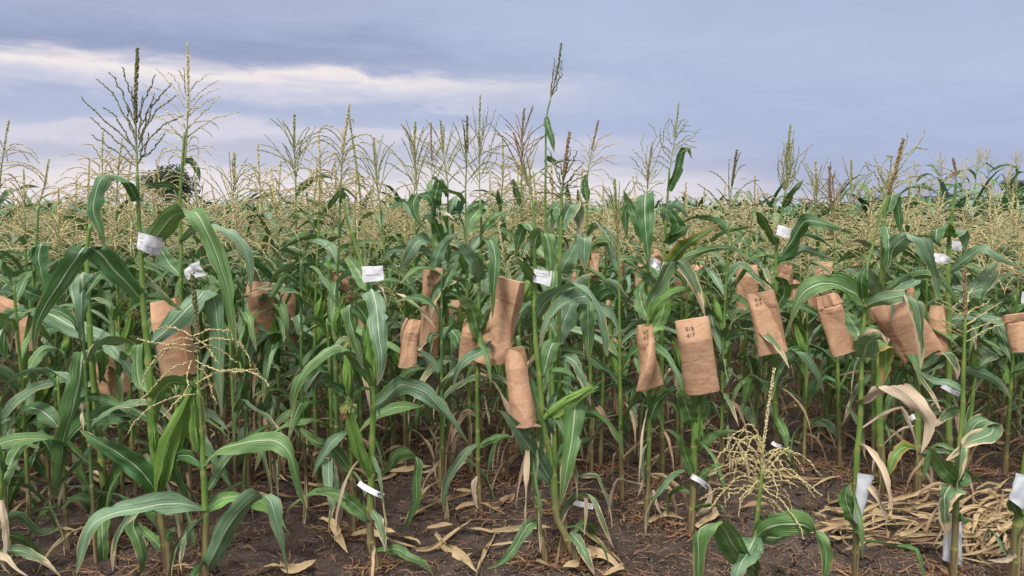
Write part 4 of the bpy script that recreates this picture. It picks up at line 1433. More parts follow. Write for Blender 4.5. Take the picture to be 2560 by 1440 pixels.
hero('maize plant right of centre with wide green tassel, hooked top leaf, yellow scorched leaf', 4.4,
     [(1655, 1170), (1654, 960), (1655, 800), (1660, 640), (1664, 560), (1670, 480), (1674, 420)], .014, .005,
     [([(1673, 478), (1690, 430), (1705, 380), (1718, 368), (1730, 398)], .055, 'deep', -.05),
      ([(1662, 605), (1697, 572), (1675, 530), (1647, 518)], .09, 'deep', -.1), ([(1664, 592), (1700, 578), (1731, 560)], .05, 'deep', -.15),
      ([(1665, 560), (1672, 508), (1695, 513), (1723, 548)], .065, 'blue', -.05),
      ([(1658, 670), (1685, 645), (1713, 615), (1763, 583), (1800, 558)], .085, 'burnt', -.2, 'yellow scorched leaf'),
      ([(1657, 720), (1690, 660), (1720, 640), (1790, 620), (1840, 625), (1890, 660)], .045, 'leaf', -.1),
      ([(1657, 700), (1630, 660), (1610, 640)], .07, 'deep', .1)],
     (), dict(base=(1674, 430), tip=(1697, 257), kind='green', sz=.011, step=.005, zone=(0, .6), px=[
         [(1680, 380), (1700, 330), (1748, 330)], [(1682, 360), (1710, 310), (1720, 300)], [(1680, 370), (1710, 350), (1740, 355)], [(1680, 380), (1710, 360), (1742, 372)],
         [(1678, 390), (1720, 350), (1750, 323)], [(1685, 340), (1700, 310), (1712, 295)], [(1680, 370), (1670, 330), (1672, 298)], [(1678, 390), (1700, 385), (1720, 370), (1736, 368)],
         [(1678, 400), (1655, 370), (1650, 320)], [(1676, 410), (1650, 390), (1632, 400)], [(1682, 350), (1690, 310), (1705, 300)]]))

hero('maize plant with broad leaves lifting right of the small square paper flag', 4.2,
     [(2373, 1120), (2370, 1020), (2372, 960), (2372, 800), (2370, 700), (2373, 600), (2385, 500), (2392, 450)], .02, .006,
     [([(2372, 680), (2410, 650), (2445, 625), (2468, 622), (2500, 645), (2555, 672)], .06, 'blue', -.2),
      ([(2372, 590), (2345, 570), (2340, 600), (2352, 620)], .12, 'deep', -.1),
      ([(2373, 580), (2400, 575), (2410, 600), (2413, 635)], .07, 'blue', .1),
      ([(2375, 730), (2440, 720), (2470, 680), (2500, 650)], .08, 'blue', -.1),
      ([(2380, 720), (2430, 730), (2480, 700), (2505, 645)], .06, 'streak', -.1),
      ([(2372, 860), (2400, 840), (2430, 870), (2460, 900)], .06, 'leaf', .1)],
     (), dict(base=(2392, 460), tip=(2383, 396), kind='tan', spike='brown', nbr=14, blen=1.4, spread=(40, 85), droop=.5, sz=.011, zone=(0, .4), spike_fat=1.4))

# ------------------------------------------------------------------ the other plants
def S(x, y, tx, ty, kind, seed, label, **k):
    """a plant whose foot is at pixel (x, y) on the soil and whose tassel tip is at (tx, ty)"""
    Y = ground_Y(y)
    g = P(x, y, Y)
    z0 = gz(g.x, Y)
    t = P(tx, ty, Y)
    h = t.z - z0
    parts = auto_plant(h, seed, kind, lean=((t.x - g.x) / h, 0), **k)
    TAKEN.append((g.x, Y))
    return place(parts, (g.x, Y, z0), 0, 1, label, 'maize plants in the front rows')


TAKEN = []
# foot x, foot y, tassel tip x, y, tassel kind, label
SEMI = [
    (250, 1130, 262, 330, 'tan', 'maize plant with a dense tan tassel left of the big dark green one'),
    (300, 1120, 290, 345, 'tan', 'maize plant with a bent tan tassel just behind the big dark green one'),
    (-30, 1160, 5, 300, 'tan', 'maize plant cut by the left edge with a long drooping tan tassel'),
    (70, 1150, 62, 425, 'tan', 'maize plant with a small spiky tan tassel near the left edge'),
    (560, 1120, 580, 382, 'green', 'maize plant with a single leaning green spike right of the tall tan tassel'),
    (650, 1150, 658, 362, 'tan', 'maize plant with a feathery tan tassel left of the tall centre-left group'),
    (745, 1135, 738, 288, 'green', 'maize plant with a slanting green tassel spike at the centre left'),
    (790, 1200, 800, 330, 'tan', 'maize plant with a pale fanned tassel between two spikes at the centre left'),
    (845, 1260, 853, 265, 'tan', 'maize plant with an arching tan tassel and tall straight tip at the centre left'),
    (820, 1185, 835, 400, 'tan', 'maize plant with a low drooping tassel below the arching one'),
    (985, 1120, 940, 345, 'green', 'maize plant with two thin curved spikes right of the centre-left group'),
    (1018, 1140, 1048, 306, 'green', 'maize plant with a thin upright spike left of the bushy centre tassel'),
    (1020, 1085, 1025, 440, 'tan', 'maize plant with a small tassel left of the long narrow bag'),
    (1130, 1105, 1117, 302, 'green', 'maize plant with a tall straight spike right of the bushy centre tassel'),
    (1178, 1180, 1160, 293, 'dark', 'maize plant with a thick dark spike beside the tall open green tassel'),
    (1290, 1130, 1307, 272, 'brown', 'maize plant with a thin brown spike left of the towering plant'),
    (1262, 1105, 1250, 350, 'tan', 'maize plant with a feathery tassel left of the brown spikes'),
    (1555, 1245, 1545, 450, 'green', 'maize plant with a short green tassel right of the folded leaf'),
    (1500, 1165, 1520, 470, 'tan', 'maize plant with a pale tassel behind the comb-like tan one'),
    (1395, 1130, 1350, 430, 'tan', 'maize plant with a broad tan tassel behind the towering plant'),
    (1690, 1140, 1720, 455, 'tan', 'maize plant with a low tassel behind the wide smooth bag'),
    (1805, 1175, 1828, 378, 'dark', 'maize plant with a bare dark spike left of the club-shaped tassel'),
    (1855, 1085, 1880, 440, 'tan', 'maize plant with a low tan tassel left of the club-shaped one'),
    (2100, 1180, 2082, 418, 'brown', 'maize plant with a curved brown spike right of the club-shaped tassel'),
    (2075, 1095, 2028, 405, 'green', 'maize plant with a tall feathery tassel just right of the club-shaped one'),
    (2182, 1200, 2150, 470, 'tan', 'maize plant behind the slender front stalk at the right'),
    (2125, 1060, 2125, 400, 'green', 'maize plant with a thin star-shaped tassel at the right'),
    (2490, 1085, 2470, 480, 'tan', 'maize plant with a bushy tan tassel near the right edge'),
    (2545, 1100, 2550, 500, 'tan', 'maize plant with wide leaves cut by the right edge'),
    (620, 1215, 600, 480, 'tan', 'maize plant standing right of the cream-tasselled plant'),
    (700, 1180, 690, 430, 'tan', 'maize plant with hanging leaves left of the numbered-strip plant'),
    (145, 1180, 150, 470, 'tan', 'maize plant between the slanting ear and the hanging broad leaf'),
    (330, 1150, 330, 460, 'tan', 'maize plant hidden behind the big husked ear'),
    (520, 1160, 500, 440, 'tan', 'maize plant behind the cream tassel'),
    (1245, 1060, 1235, 440, 'tan', 'maize plant behind the big crumpled bag with a small tassel'),
    (960, 1080, 975, 480, 'tan', 'maize plant behind the folded brown bag'),
    (2010, 1110, 1995, 500, 'tan', 'maize plant between the two tilted bags at the right'),
    (2330, 1040, 2330, 470, 'tan', 'maize plant behind the big tilted bag'),
    (225, 1110, 215, 400, 'tan', 'maize plant with a drooping tan tassel left of the dense tan one'),
    (165, 1125, 190, 440, 'tan', 'maize plant with a drooping tan tassel in the tangle left of the lined white flag'),
    (385, 1110, 385, 430, 'tan', 'maize plant with a drooping tan tassel in front of the round dark tree'),
    (420, 1080, 410, 400, 'tan', 'maize plant with a drooping tan tassel between the two tallest left tassels'),
    (300, 1060, 320, 385, 'tan', 'maize plant with a drooping tan tassel under the big dark green tassel'),
    (560, 1060, 540, 460, 'tan', 'maize plant with a drooping tan tassel right of the tall pale tan tassel'),
    (690, 1100, 700, 400, 'tan', 'maize plant with a drooping tan tassel low in the centre-left cluster'),
    (770, 1100, 780, 410, 'tan', 'maize plant with a drooping tan tassel at the right of the centre-left cluster'),
    (880, 1090, 890, 420, 'tan', 'maize plant with a drooping tan tassel under the arching centre-left tassel'),
    (930, 1060, 930, 450, 'tan', 'maize plant with a drooping tan tassel right of the centre-left cluster'),
    (1250, 1075, 1290, 400, 'tan', 'maize plant with a drooping tan tassel behind the thin brown spike'),
    (1330, 1080, 1330, 400, 'tan', 'maize plant with a drooping tan tassel left under the towering plant'),
    (1440, 1085, 1450, 420, 'tan', 'maize plant with a drooping tan tassel right under the towering plant'),
    (1600, 1060, 1600, 440, 'tan', 'maize plant with a drooping tan tassel left of the wide green tassel'),
    (1760, 1060, 1770, 470, 'tan', 'maize plant with a drooping tan tassel right of the hooked top leaf'),
    (2230, 1060, 2240, 440, 'tan', 'maize plant with a drooping tan tassel behind the brown-spiked one at right'),
    (2440, 1050, 2420, 470, 'tan', 'maize plant with a drooping tan tassel above the small square paper flag'),
]
for i, (x, y, tx, ty, kd, lab) in enumerate(SEMI):
    kw = dict(tl=.42)
    if 'drooping tan tassel' in lab:
        kw['tkw'] = dict(nbr=26, blen=.95, droop=1.1, spread=(35, 85))
    if kd in ('green', 'dark', 'brown'):
        kw['tkw'] = dict(nbr=20 if kd != 'dark' else 8, spread=(12, 55), droop=.4, spike_fat=1.5)
        kw['tl'] = .42
    S(x, y, tx, ty, kd, 100 + i, lab, nleaf=15, r0=.0135, **kw)

# prototypes for the massed rows
PROT = []
for i in range(14):
    kd = ('tan', 'tan', 'tan', 'cream', 'tan', 'green', 'tan', 'tan', 'cream', 'tan', 'tan', 'green', 'tan', 'tan')[i]
    PROT.append(auto_plant(1.6 + .08 * math.sin(i * 2.3), 300 + i, kd, lean=(random.Random(i).uniform(-.05, .05), 0), nleaf=15, leafL=.60, ear=i % 3 != 0, dryness=.3, tl=.36, gap=.045,
                           tkw=dict(nbr=22, droop=.5 + .06 * i, blen=.85)))
for x in ((512, 3.1), (428, 3.25), (282, 3.6), (8, 3.9), (475, 4.1), (950, 3.3), (884, 3.75), (1453, 3.35), (1362, 3.32), (1415, 3.45), (1615, 3.85), (1727, 3.68),
          (1945, 4.5), (2138, 3.15), (2210, 4.15), (2293, 4.15), (2383, 3.15), (2533, 3.05), (1200, 3.95), (1100, 4.35), (1390, 3.95), (1478, 4.6), (1655, 4.4), (2373, 4.2)):
    TAKEN.append((P(x[0], gy(x[1]), x[1]).x, x[1]))
rr = random.Random(5)
count = 0
Yr = 4.55
ROWEND = 0
LIMIT = 297 - len(SEMI) - 25 - 42 - 23
rowpts, rowid = [], []
while count < LIMIT:
    half = Yr * 1.36 / 2 + .25
    x = -half + rr.uniform(0, .2)
    while x < half:
        yy = Yr + rr.uniform(-.12, .12)
        if all((x - a) ** 2 + (yy - b) ** 2 > .20 ** 2 for a, b in TAKEN):
            rowpts.append((x, yy))
            rowid.append(ROWEND)
            count += 1
        x += rr.uniform(.16, .30) + (.05 if Yr < 6 else 0)
    ROWEND += 1
    Yr += .68
ROWEND = Yr - .68
ONES = 'first second third fourth fifth sixth seventh eighth ninth tenth eleventh twelfth thirteenth fourteenth fifteenth sixteenth seventeenth eighteenth nineteenth'.split()


def ordinal(n):
    if n < 20:
        return ONES[n - 1]
    t = n // 10 - 2
    if n % 10 == 0:
        return ('twentieth', 'thirtieth', 'fortieth', 'fiftieth', 'sixtieth', 'seventieth', 'eightieth', 'ninetieth')[t]
    return ('twenty', 'thirty', 'forty', 'fifty', 'sixty', 'seventy', 'eighty', 'ninety')[t] + '-' + ONES[n % 10 - 1]


KIND = ['tan-tasselled', 'tan-tasselled', 'tan-tasselled', 'cream-tasselled', 'tan-tasselled', 'green-tasselled', 'tan-tasselled', 'tan-tasselled', 'cream-tasselled', 'tan-tasselled', 'tan-tasselled', 'green-tasselled', 'tan-tasselled', 'tan-tasselled']
seen = {}
for (x, yy), r_ in zip(rowpts, rowid):
    seen[r_] = seen.get(r_, 0) + 1
    k = rr.randrange(14)
    place(PROT[k], (x, yy, gz(x, yy)), rr.uniform(0, 6.28), rr.uniform(.9, 1.04) + (.16 * rr.random() if rr.random() < .4 else 0),
          '%s maize plant, %s from the left in the %s massed row' % (KIND[k], ordinal(seen[r_]), ordinal(r_ + 1)), 'maize plants in the massed rows')

def ground_pt(px, py):
    Y = ground_Y(py)
    p = P(px, py, Y)
    return Vector((p.x, Y, gz(p.x, Y)))


USED = {}


def near_label(what, px):
    """say which plant the leaf lies beside: the nearest named front plant, its side and its order there"""
    g = ground_pt(*px)
    best = min(NICK, key=lambda k: (k[1] - g.x) ** 2 + (k[2] - g.y) ** 2)
    sd = 'left' if g.x < best[1] else 'right'
    dp = 'in front' if g.y < best[2] else 'behind'
    key = (what, best[0], sd, dp)
    USED[key] = USED.get(key, 0) + 1
    n = USED[key]
    return '%s%s, %s, %s of the %s' % ('' if n == 1 else ordinal(n) + ' ', what, dp, sd, best[0])


NICK = []
for nick, x, Y in (('cream-tasselled short plant', 512, 3.1), ('dark-green-tasselled plant', 428, 3.25), ('yellow withering clump', 0, 3.1), ('slanting ear plant', 8, 3.9), ('tall tan-tasselled plant', 475, 4.1),
                   ('plant with strip tag 451', 950, 3.3), ('leaning bright-eared plant', 1453, 3.35), ('towering thin plant', 1390, 3.95), ('plant with the tapering written bag', 1615, 3.85),
                   ('plant with the broad smooth bag', 1727, 3.68), ('club-tasselled plant', 1945, 4.5), ('plant with the low white sleeve', 2138, 3.15), ('plant with the large tilted bag', 2293, 4.15),
                   ('plant with the scorched leaf', 2383, 3.15), ('stalk with the right-edge sleeve', 2533, 3.05), ('tall open-tasselled plant', 1200, 3.95), ('plant with the long narrow bag', 1100, 4.35),
                   ('plant with the yellow scorched leaf', 1655, 4.4), ('plant with the combing tan tassel', 1478, 4.6)):
    NICK.append((nick, P(x, gy(Y), Y).x, Y))

# low side shoots round the feet of the front plants
SP = [auto_plant(.55 + .12 * i, 400 + i, None, nleaf=8, leafL=.42, ear=False, dryness=.5, tl=.02, r0=.008) for i in range(6)]
SHOOT = [(30, 1400), (75, 1330), (130, 1290), (170, 1370), (215, 1240), (240, 1400), (310, 1330), (340, 1240), (455, 1330), (470, 1230), (545, 1180), (590, 1290), (640, 1150), (680, 1230), (735, 1180),
         (770, 1260), (800, 1150), (830, 1300), (860, 1220), (905, 1160), (1110, 1275), (1120, 1200), (1020, 1090), (1340, 1170), (1480, 1120), (1570, 1170), (1650, 1130), (1800, 1180), (1890, 1120),
         (2060, 1090), (2110, 1120), (2185, 1130), (2250, 1060), (2340, 1010), (2460, 1060), (2500, 1110), (2550, 1040), (90, 1190), (20, 1250), (380, 1190), (720, 1100), (1220, 1080)]
for i, (x, y) in enumerate(sorted(SHOOT)):
    g = ground_pt(x, y)
    near = min(NICK, key=lambda k: (k[1] - g.x) ** 2 + (k[2] - g.y) ** 2)
    place(SP[(i * 5) % 6], g, rr.uniform(0, 6.28), rr.uniform(.9, 1.3), near_label('low maize shoot without tassel', (x, y)), 'low maize shoots round the front plants')

# taller plot beyond, at the right
TALL = [(2180, 462, 12), (2230, 470, 11.5), (2290, 458, 12.5), (2345, 472, 11.2), (2395, 462, 12), (2475, 468, 11), (2530, 460, 11.3), (2375, 440, 14), (2440, 366, 13), (2490, 372, 13.5), (2355, 380, 12.6), (2560, 372, 12.5), (2300, 400, 14), (2525, 400, 12.2), (2400, 410, 14.5), (2465, 430, 12), (2205, 430, 15), (2265, 430, 14), (2545, 430, 11.6), (2160, 450, 15.5), (2330, 440, 13.2), (2500, 450, 11.5), (2435, 455, 11.6)]
TP = [auto_plant(2.3, 500 + i, 'tan', nleaf=11, leafL=.85, ear=False, dryness=0, gap=.0, tl=.36, lean=((-1) ** i * .04, 0), r0=.016, tkw=dict(nbr=14, droop=.12, spread=(15, 60), blen=.75)) for i in range(3)]
for i, (x, y, Y) in enumerate(TALL):
    t = P(x, y, Y)
    z0 = gz(t.x, Y)
    place(TP[i % 3], (t.x, Y, z0), rr.uniform(0, 6.28), (t.z - z0) / 2.3, 'tall dark maize plant above the skyline far right, %s from its left' % ordinal(1 + sorted(q[0] for q in TALL).index(x) + sum(1 for q in TALL[:i] if q[0] == x)), 'tall maize at the far right')


# ------------------------------------------------------------------ the field beyond (uncountable)
def far_field():
    rng = np.random.default_rng(3)
    V, Fc, Mi = [], [], []
    nv = 0

    def strips(base, dirs, L, w, droop, seg, mat, side):
        """many ribbons at once; arrays (n,3)"""
        nonlocal nv
        n = len(base)
        p = base.copy()
        d = dirs.copy()
        rows = [(p - side * w[:, None] * .35, p + side * w[:, None] * .35)]
        for k in range(seg):
            d = d + np.array([0, 0, -1.0]) * droop[:, None] * (.5 + k) / seg
            d /= np.linalg.norm(d, axis=1)[:, None]
            p = p + d * (L / seg)[:, None]
            ww = w * (1 - ((k + 1) / seg) ** 2) + .001
            rows.append((p - side * ww[:, None] * .5, p + side * ww[:, None] * .5))
        A = np.stack([q for r_ in rows for q in r_], 1)      # n, 2(seg+1), 3
        V.append(A.reshape(-1, 3))
        m = 2 * (seg + 1)
        b = (np.arange(n) * m + nv)[:, None]
        for k in range(seg):
            Fc.append(np.concatenate([b + 2 * k, b + 2 * k + 1, b + 2 * k + 3, b + 2 * k + 2], 1))
            Mi.append(np.broadcast_to(mat, (n,)).astype(np.int32))
        nv += n * m
    pts = []
    y = ROWEND + .65
    while y < 75:
        st = .26 if y < 16 else .36 if y < 28 else .6
        half = y * .70 + 2
        xs = np.arange(-half, half, st)
        xs = xs + rng.uniform(-.1, .1, len(xs))
        ys = y + rng.uniform(-.12, .12, len(xs))
        pts.append(np.stack([xs, ys], 1))
        y += .7 if y < 16 else 1.0 if y < 28 else 1.8
    y = 3.4      # the rows run on past both sides of what the lens takes in
    while y < ROWEND + .6:
        half = y * .68 + .55
        for sg in (-1, 1):
            xs = sg * (half + np.arange(0, 3.2, .24)) + rng.uniform(-.07, .07, 14)
            pts.append(np.stack([xs, y + rng.uniform(-.1, .1, 14)], 1))
        y += .68
    pts = np.concatenate(pts)
    x, y = pts[:, 0], pts[:, 1]
    t = np.clip((y - 12) / 50, 0, 1)
    g = t * t * (3 - 2 * t) * np.clip(x, -60, 60) * .012
    hts = 1.55 + np.abs(rng.normal(0, .13, len(x))) + np.where(rng.random(len(x)) < .06, .2, 0)
    far = np.clip((y - 14) / 20, 0, 1)
    n = len(x)
    # stalks
    for rep in range(2):
        a = rep * math.pi / 2
        sd = np.tile(np.array([[math.cos(a), math.sin(a), 0]]), (n, 1))
        strips(np.stack([x, y, g], 1), np.tile(np.array([[0.0, 0, 1]]), (n, 1)), hts * .8, np.full(n, .022), np.zeros(n), 2, 1, sd)
    # leaves
    for k in range(11):
        a = rng.uniform(0, 6.28, n)
        z = hts * (.38 + .051 * k)
        e = rng.uniform(.7, 1.2, n)
        d = np.stack([np.cos(a) * np.cos(e), np.sin(a) * np.cos(e), np.sin(e)], 1)
        sd = np.stack([-np.sin(a), np.cos(a), rng.uniform(-.5, .5, n)], 1)
        m = rng.choice([0, 2, 3, 0, 3], n)
        strips(np.stack([x, y, g + z], 1), d, rng.uniform(.4, .65, n), rng.uniform(.06, .085, n) * (1 + far), rng.uniform(.35, 1.0, n), 5, m, sd)
    # tassels
    for k in range(6):
        a = rng.uniform(0, 6.28, n)
        z = hts * .82 + rng.uniform(0, .12, n)
        e = rng.uniform(.6, 1.4, n) if k else np.full(n, 1.55)
        d = np.stack([np.cos(a) * np.cos(e), np.sin(a) * np.cos(e), np.sin(e)], 1)
        sd = np.stack([-np.sin(a), np.cos(a), rng.uniform(-.8, .8, n)], 1)
        strips(np.stack([x, y, g + z], 1), d, rng.uniform(.16, .28, n), np.full(n, .010) * (1 + 1.2 * far), rng.uniform(.1, .75, n) * (1 if k else 0), 4, 4, sd)
    V_ = np.concatenate(V)
    F_ = np.concatenate(Fc).astype(np.int32)
    M_ = np.concatenate(Mi)
    me = bpy.data.meshes.new('maize_field')
    me.vertices.add(len(V_))
    me.vertices.foreach_set('co', V_.astype(np.float32).ravel())
    me.loops.add(F_.size)
    me.loops.foreach_set('vertex_index', F_.ravel())
    me.polygons.add(len(F_))
    me.polygons.foreach_set('loop_start', (np.arange(len(F_)) * 4).astype(np.int32))
    me.polygons.foreach_set('loop_total', np.full(len(F_), 4, dtype=np.int32))
    for mm in (M['leafs'], M['stalk'], M['leafs2'], M['leafs3'], M['tassels']):
        me.materials.append(mm)
    me.polygons.foreach_set('material_index', M_)
    me.update()
    me.validate()
    o = bpy.data.objects.new('maize_field', me)
    sc.collection.objects.link(o)
    tag(o, 'far rows of maize merging into one mass of leaves and tan tassels', 'maize field', kind='stuff')


M['leafs'] = simple('field_leaf', (.05, .135, .045), (.12, .23, .09), (3, 3, 3), .45, .5, trans=.15)
M['leafs2'] = simple('field_leaf_blue', (.07, .165, .09), (.125, .235, .145), (3, 3, 3), .42, .5, trans=.15)
M['leafs3'] = simple('field_leaf_deep', (.028, .09, .02), (.05, .14, .035), (3, 3, 3), .42, .5, trans=.15)
M['tassels'] = simple('field_tassel', (.33, .32, .19), (.47, .44, .29), (.8, .8, .8), .75, .2, c3=(.22, .24, .10))
far_field()


# ------------------------------------------------------------------ trees beyond the field
def tree(x, y, Y, wpx, hpx, label, mat, seed, group=None):
    """crown centre at pixel (x, y)"""
    rng = random.Random(seed)
    c = P(x, y, Y)
    k = (Vector((0, 0, H)) - c).length / F
    rx, rz = wpx * k / 2, hpx * k / 2
    g = relief(c.x, Y)
    root = empty('tree', (c.x, Y, g))
    tag(root, label, 'tree', group)
    mb = MB()
    cz = c.z - g
    tube(mb, spline([Vector((0, 0, -.3)), Vector((rx * .05, 0, cz * .5)), Vector((0, 0, cz + rz * .3))], 8), [rx * .09 * (1 - .08 * i) for i in range(9)], 8)
    for i in range(7):
        a = i * 2.4
        tube(mb, spline([Vector((0, 0, max(cz - rz * .6, .3))), Vector((math.cos(a) * rx * .35, math.sin(a) * rx * .35, cz)), Vector((math.cos(a) * rx * .7, math.sin(a) * rx * .7, cz + rz * rng.uniform(-.1, .6)))], 5), [rx * .04 * (1 - .15 * i2) for i2 in range(6)], 5)
    mb.build('trunk', M['bark'], root)
    mb = MB()
    blobs = [(Vector((rng.uniform(-.6, .6) * rx, rng.uniform(-.6, .6) * rx, cz + rng.uniform(-.6, .65) * rz)), rng.uniform(.25, .5)) for _ in range(22)]
    ls = max(rx * .034, .10)
    for b, s in blobs:
        for _ in range(380):
            u = Vector((rng.gauss(0, 1), rng.gauss(0, 1), rng.gauss(0, 1))).normalized() * rng.random() ** .35
            p = b + Vector((u.x * rx * s, u.y * rx * s, u.z * rz * s))
            a = Vector((rng.gauss(0, 1), rng.gauss(0, 1), rng.gauss(0, 1))).normalized() * ls
            bb = a.cross(Vector((rng.gauss(0, 1), rng.gauss(0, 1), rng.gauss(0, 1)))).normalized() * ls * .6
            mb.add([p - a, p - bb, p + a, p + bb], [(0, 1, 2, 3)])
    mb.build('crown', mat, root, smooth=False)


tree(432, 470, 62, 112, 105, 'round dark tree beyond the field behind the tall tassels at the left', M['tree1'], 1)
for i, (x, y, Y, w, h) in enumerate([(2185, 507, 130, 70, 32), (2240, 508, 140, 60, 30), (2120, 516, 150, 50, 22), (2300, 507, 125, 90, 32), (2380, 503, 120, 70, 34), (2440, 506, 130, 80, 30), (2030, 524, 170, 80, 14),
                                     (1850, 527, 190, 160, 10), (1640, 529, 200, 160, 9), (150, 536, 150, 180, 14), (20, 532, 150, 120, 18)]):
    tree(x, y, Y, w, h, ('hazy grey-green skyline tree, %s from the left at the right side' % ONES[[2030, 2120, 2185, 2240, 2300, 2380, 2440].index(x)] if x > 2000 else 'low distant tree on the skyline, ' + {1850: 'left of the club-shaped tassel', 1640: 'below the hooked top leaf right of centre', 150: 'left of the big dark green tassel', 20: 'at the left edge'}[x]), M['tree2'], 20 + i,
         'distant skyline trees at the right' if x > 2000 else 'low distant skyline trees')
tree(2548, 482, 70, 80, 60, 'leafy green tree behind the tall maize at the right edge', M['tree1'], 40)


# ------------------------------------------------------------------ paper bags
GLY = {'5': [[(1, 1), (.1, 1), (0, .55), (.7, .55), (.9, .25), (.4, 0), (0, .1)]], '1': [[(.4, 1), (.45, 0)]], '8': [[(.5, .5), (.1, .8), (.5, 1), (.8, .8), (.5, .5), (.1, .2), (.5, 0), (.9, .2), (.5, .5)]],
       '6': [[(.8, 1), (.2, .6), (.1, .2), (.5, 0), (.8, .25), (.4, .5), (.15, .3)]], '7': [[(0, 1), (.85, 1), (.3, 0)], [(.15, .5), (.7, .5)]], '9': [[(.8, .8), (.4, 1), (.1, .75), (.5, .5), (.8, .8), (.6, 0)]],
       '2': [[(.05, .8), (.4, 1), (.8, .75), (.1, 0), (.9, 0)]], '-': [[(.1, .5), (.8, .5)]], '3': [[(.1, 1), (.8, .85), (.4, .55), (.85, .3), (.1, 0)]], '4': [[(.6, 0), (.6, 1), (0, .35), (.9, .35)]],
       'S': [[(.9, .9), (.4, 1), (.1, .75), (.7, .4), (.8, .15), (.3, 0), (0, .1)]], '.': [[(.4, 0), (.5, .08)]]}


def strokes(text, x0, y0, cw, ch):
    out = []
    for i, c in enumerate(text):
        for s in GLY.get(c, []):
            out.append([(x0 + i * cw * 1.25 + a * cw, y0 + b * ch) for a, b in s])
    return out


def ribbon_on(mb, surf, st, w):
    """ink line over a surface function surf(u, v) -> (point, normal)"""
    for s in st:
        pts = spline([(a, b, 0) for a, b in s], max(5, len(s) * 4))
        vs = []
        for i, p in enumerate(pts):
            t = pts[min(i + 1, len(pts) - 1)] - pts[max(i - 1, 0)]
            t.normalize()
            q = Vector((-t.y, t.x, 0)) * w / 2
            for sg in (-1, 1):
                c, nn = surf(p.x + q.x * sg, p.y + q.y * sg)
                vs.append(c + nn * .0012)
        mb.add(vs, [(2 * i, 2 * i + 1, 2 * i + 3, 2 * i + 2) for i in range(len(pts) - 1)])


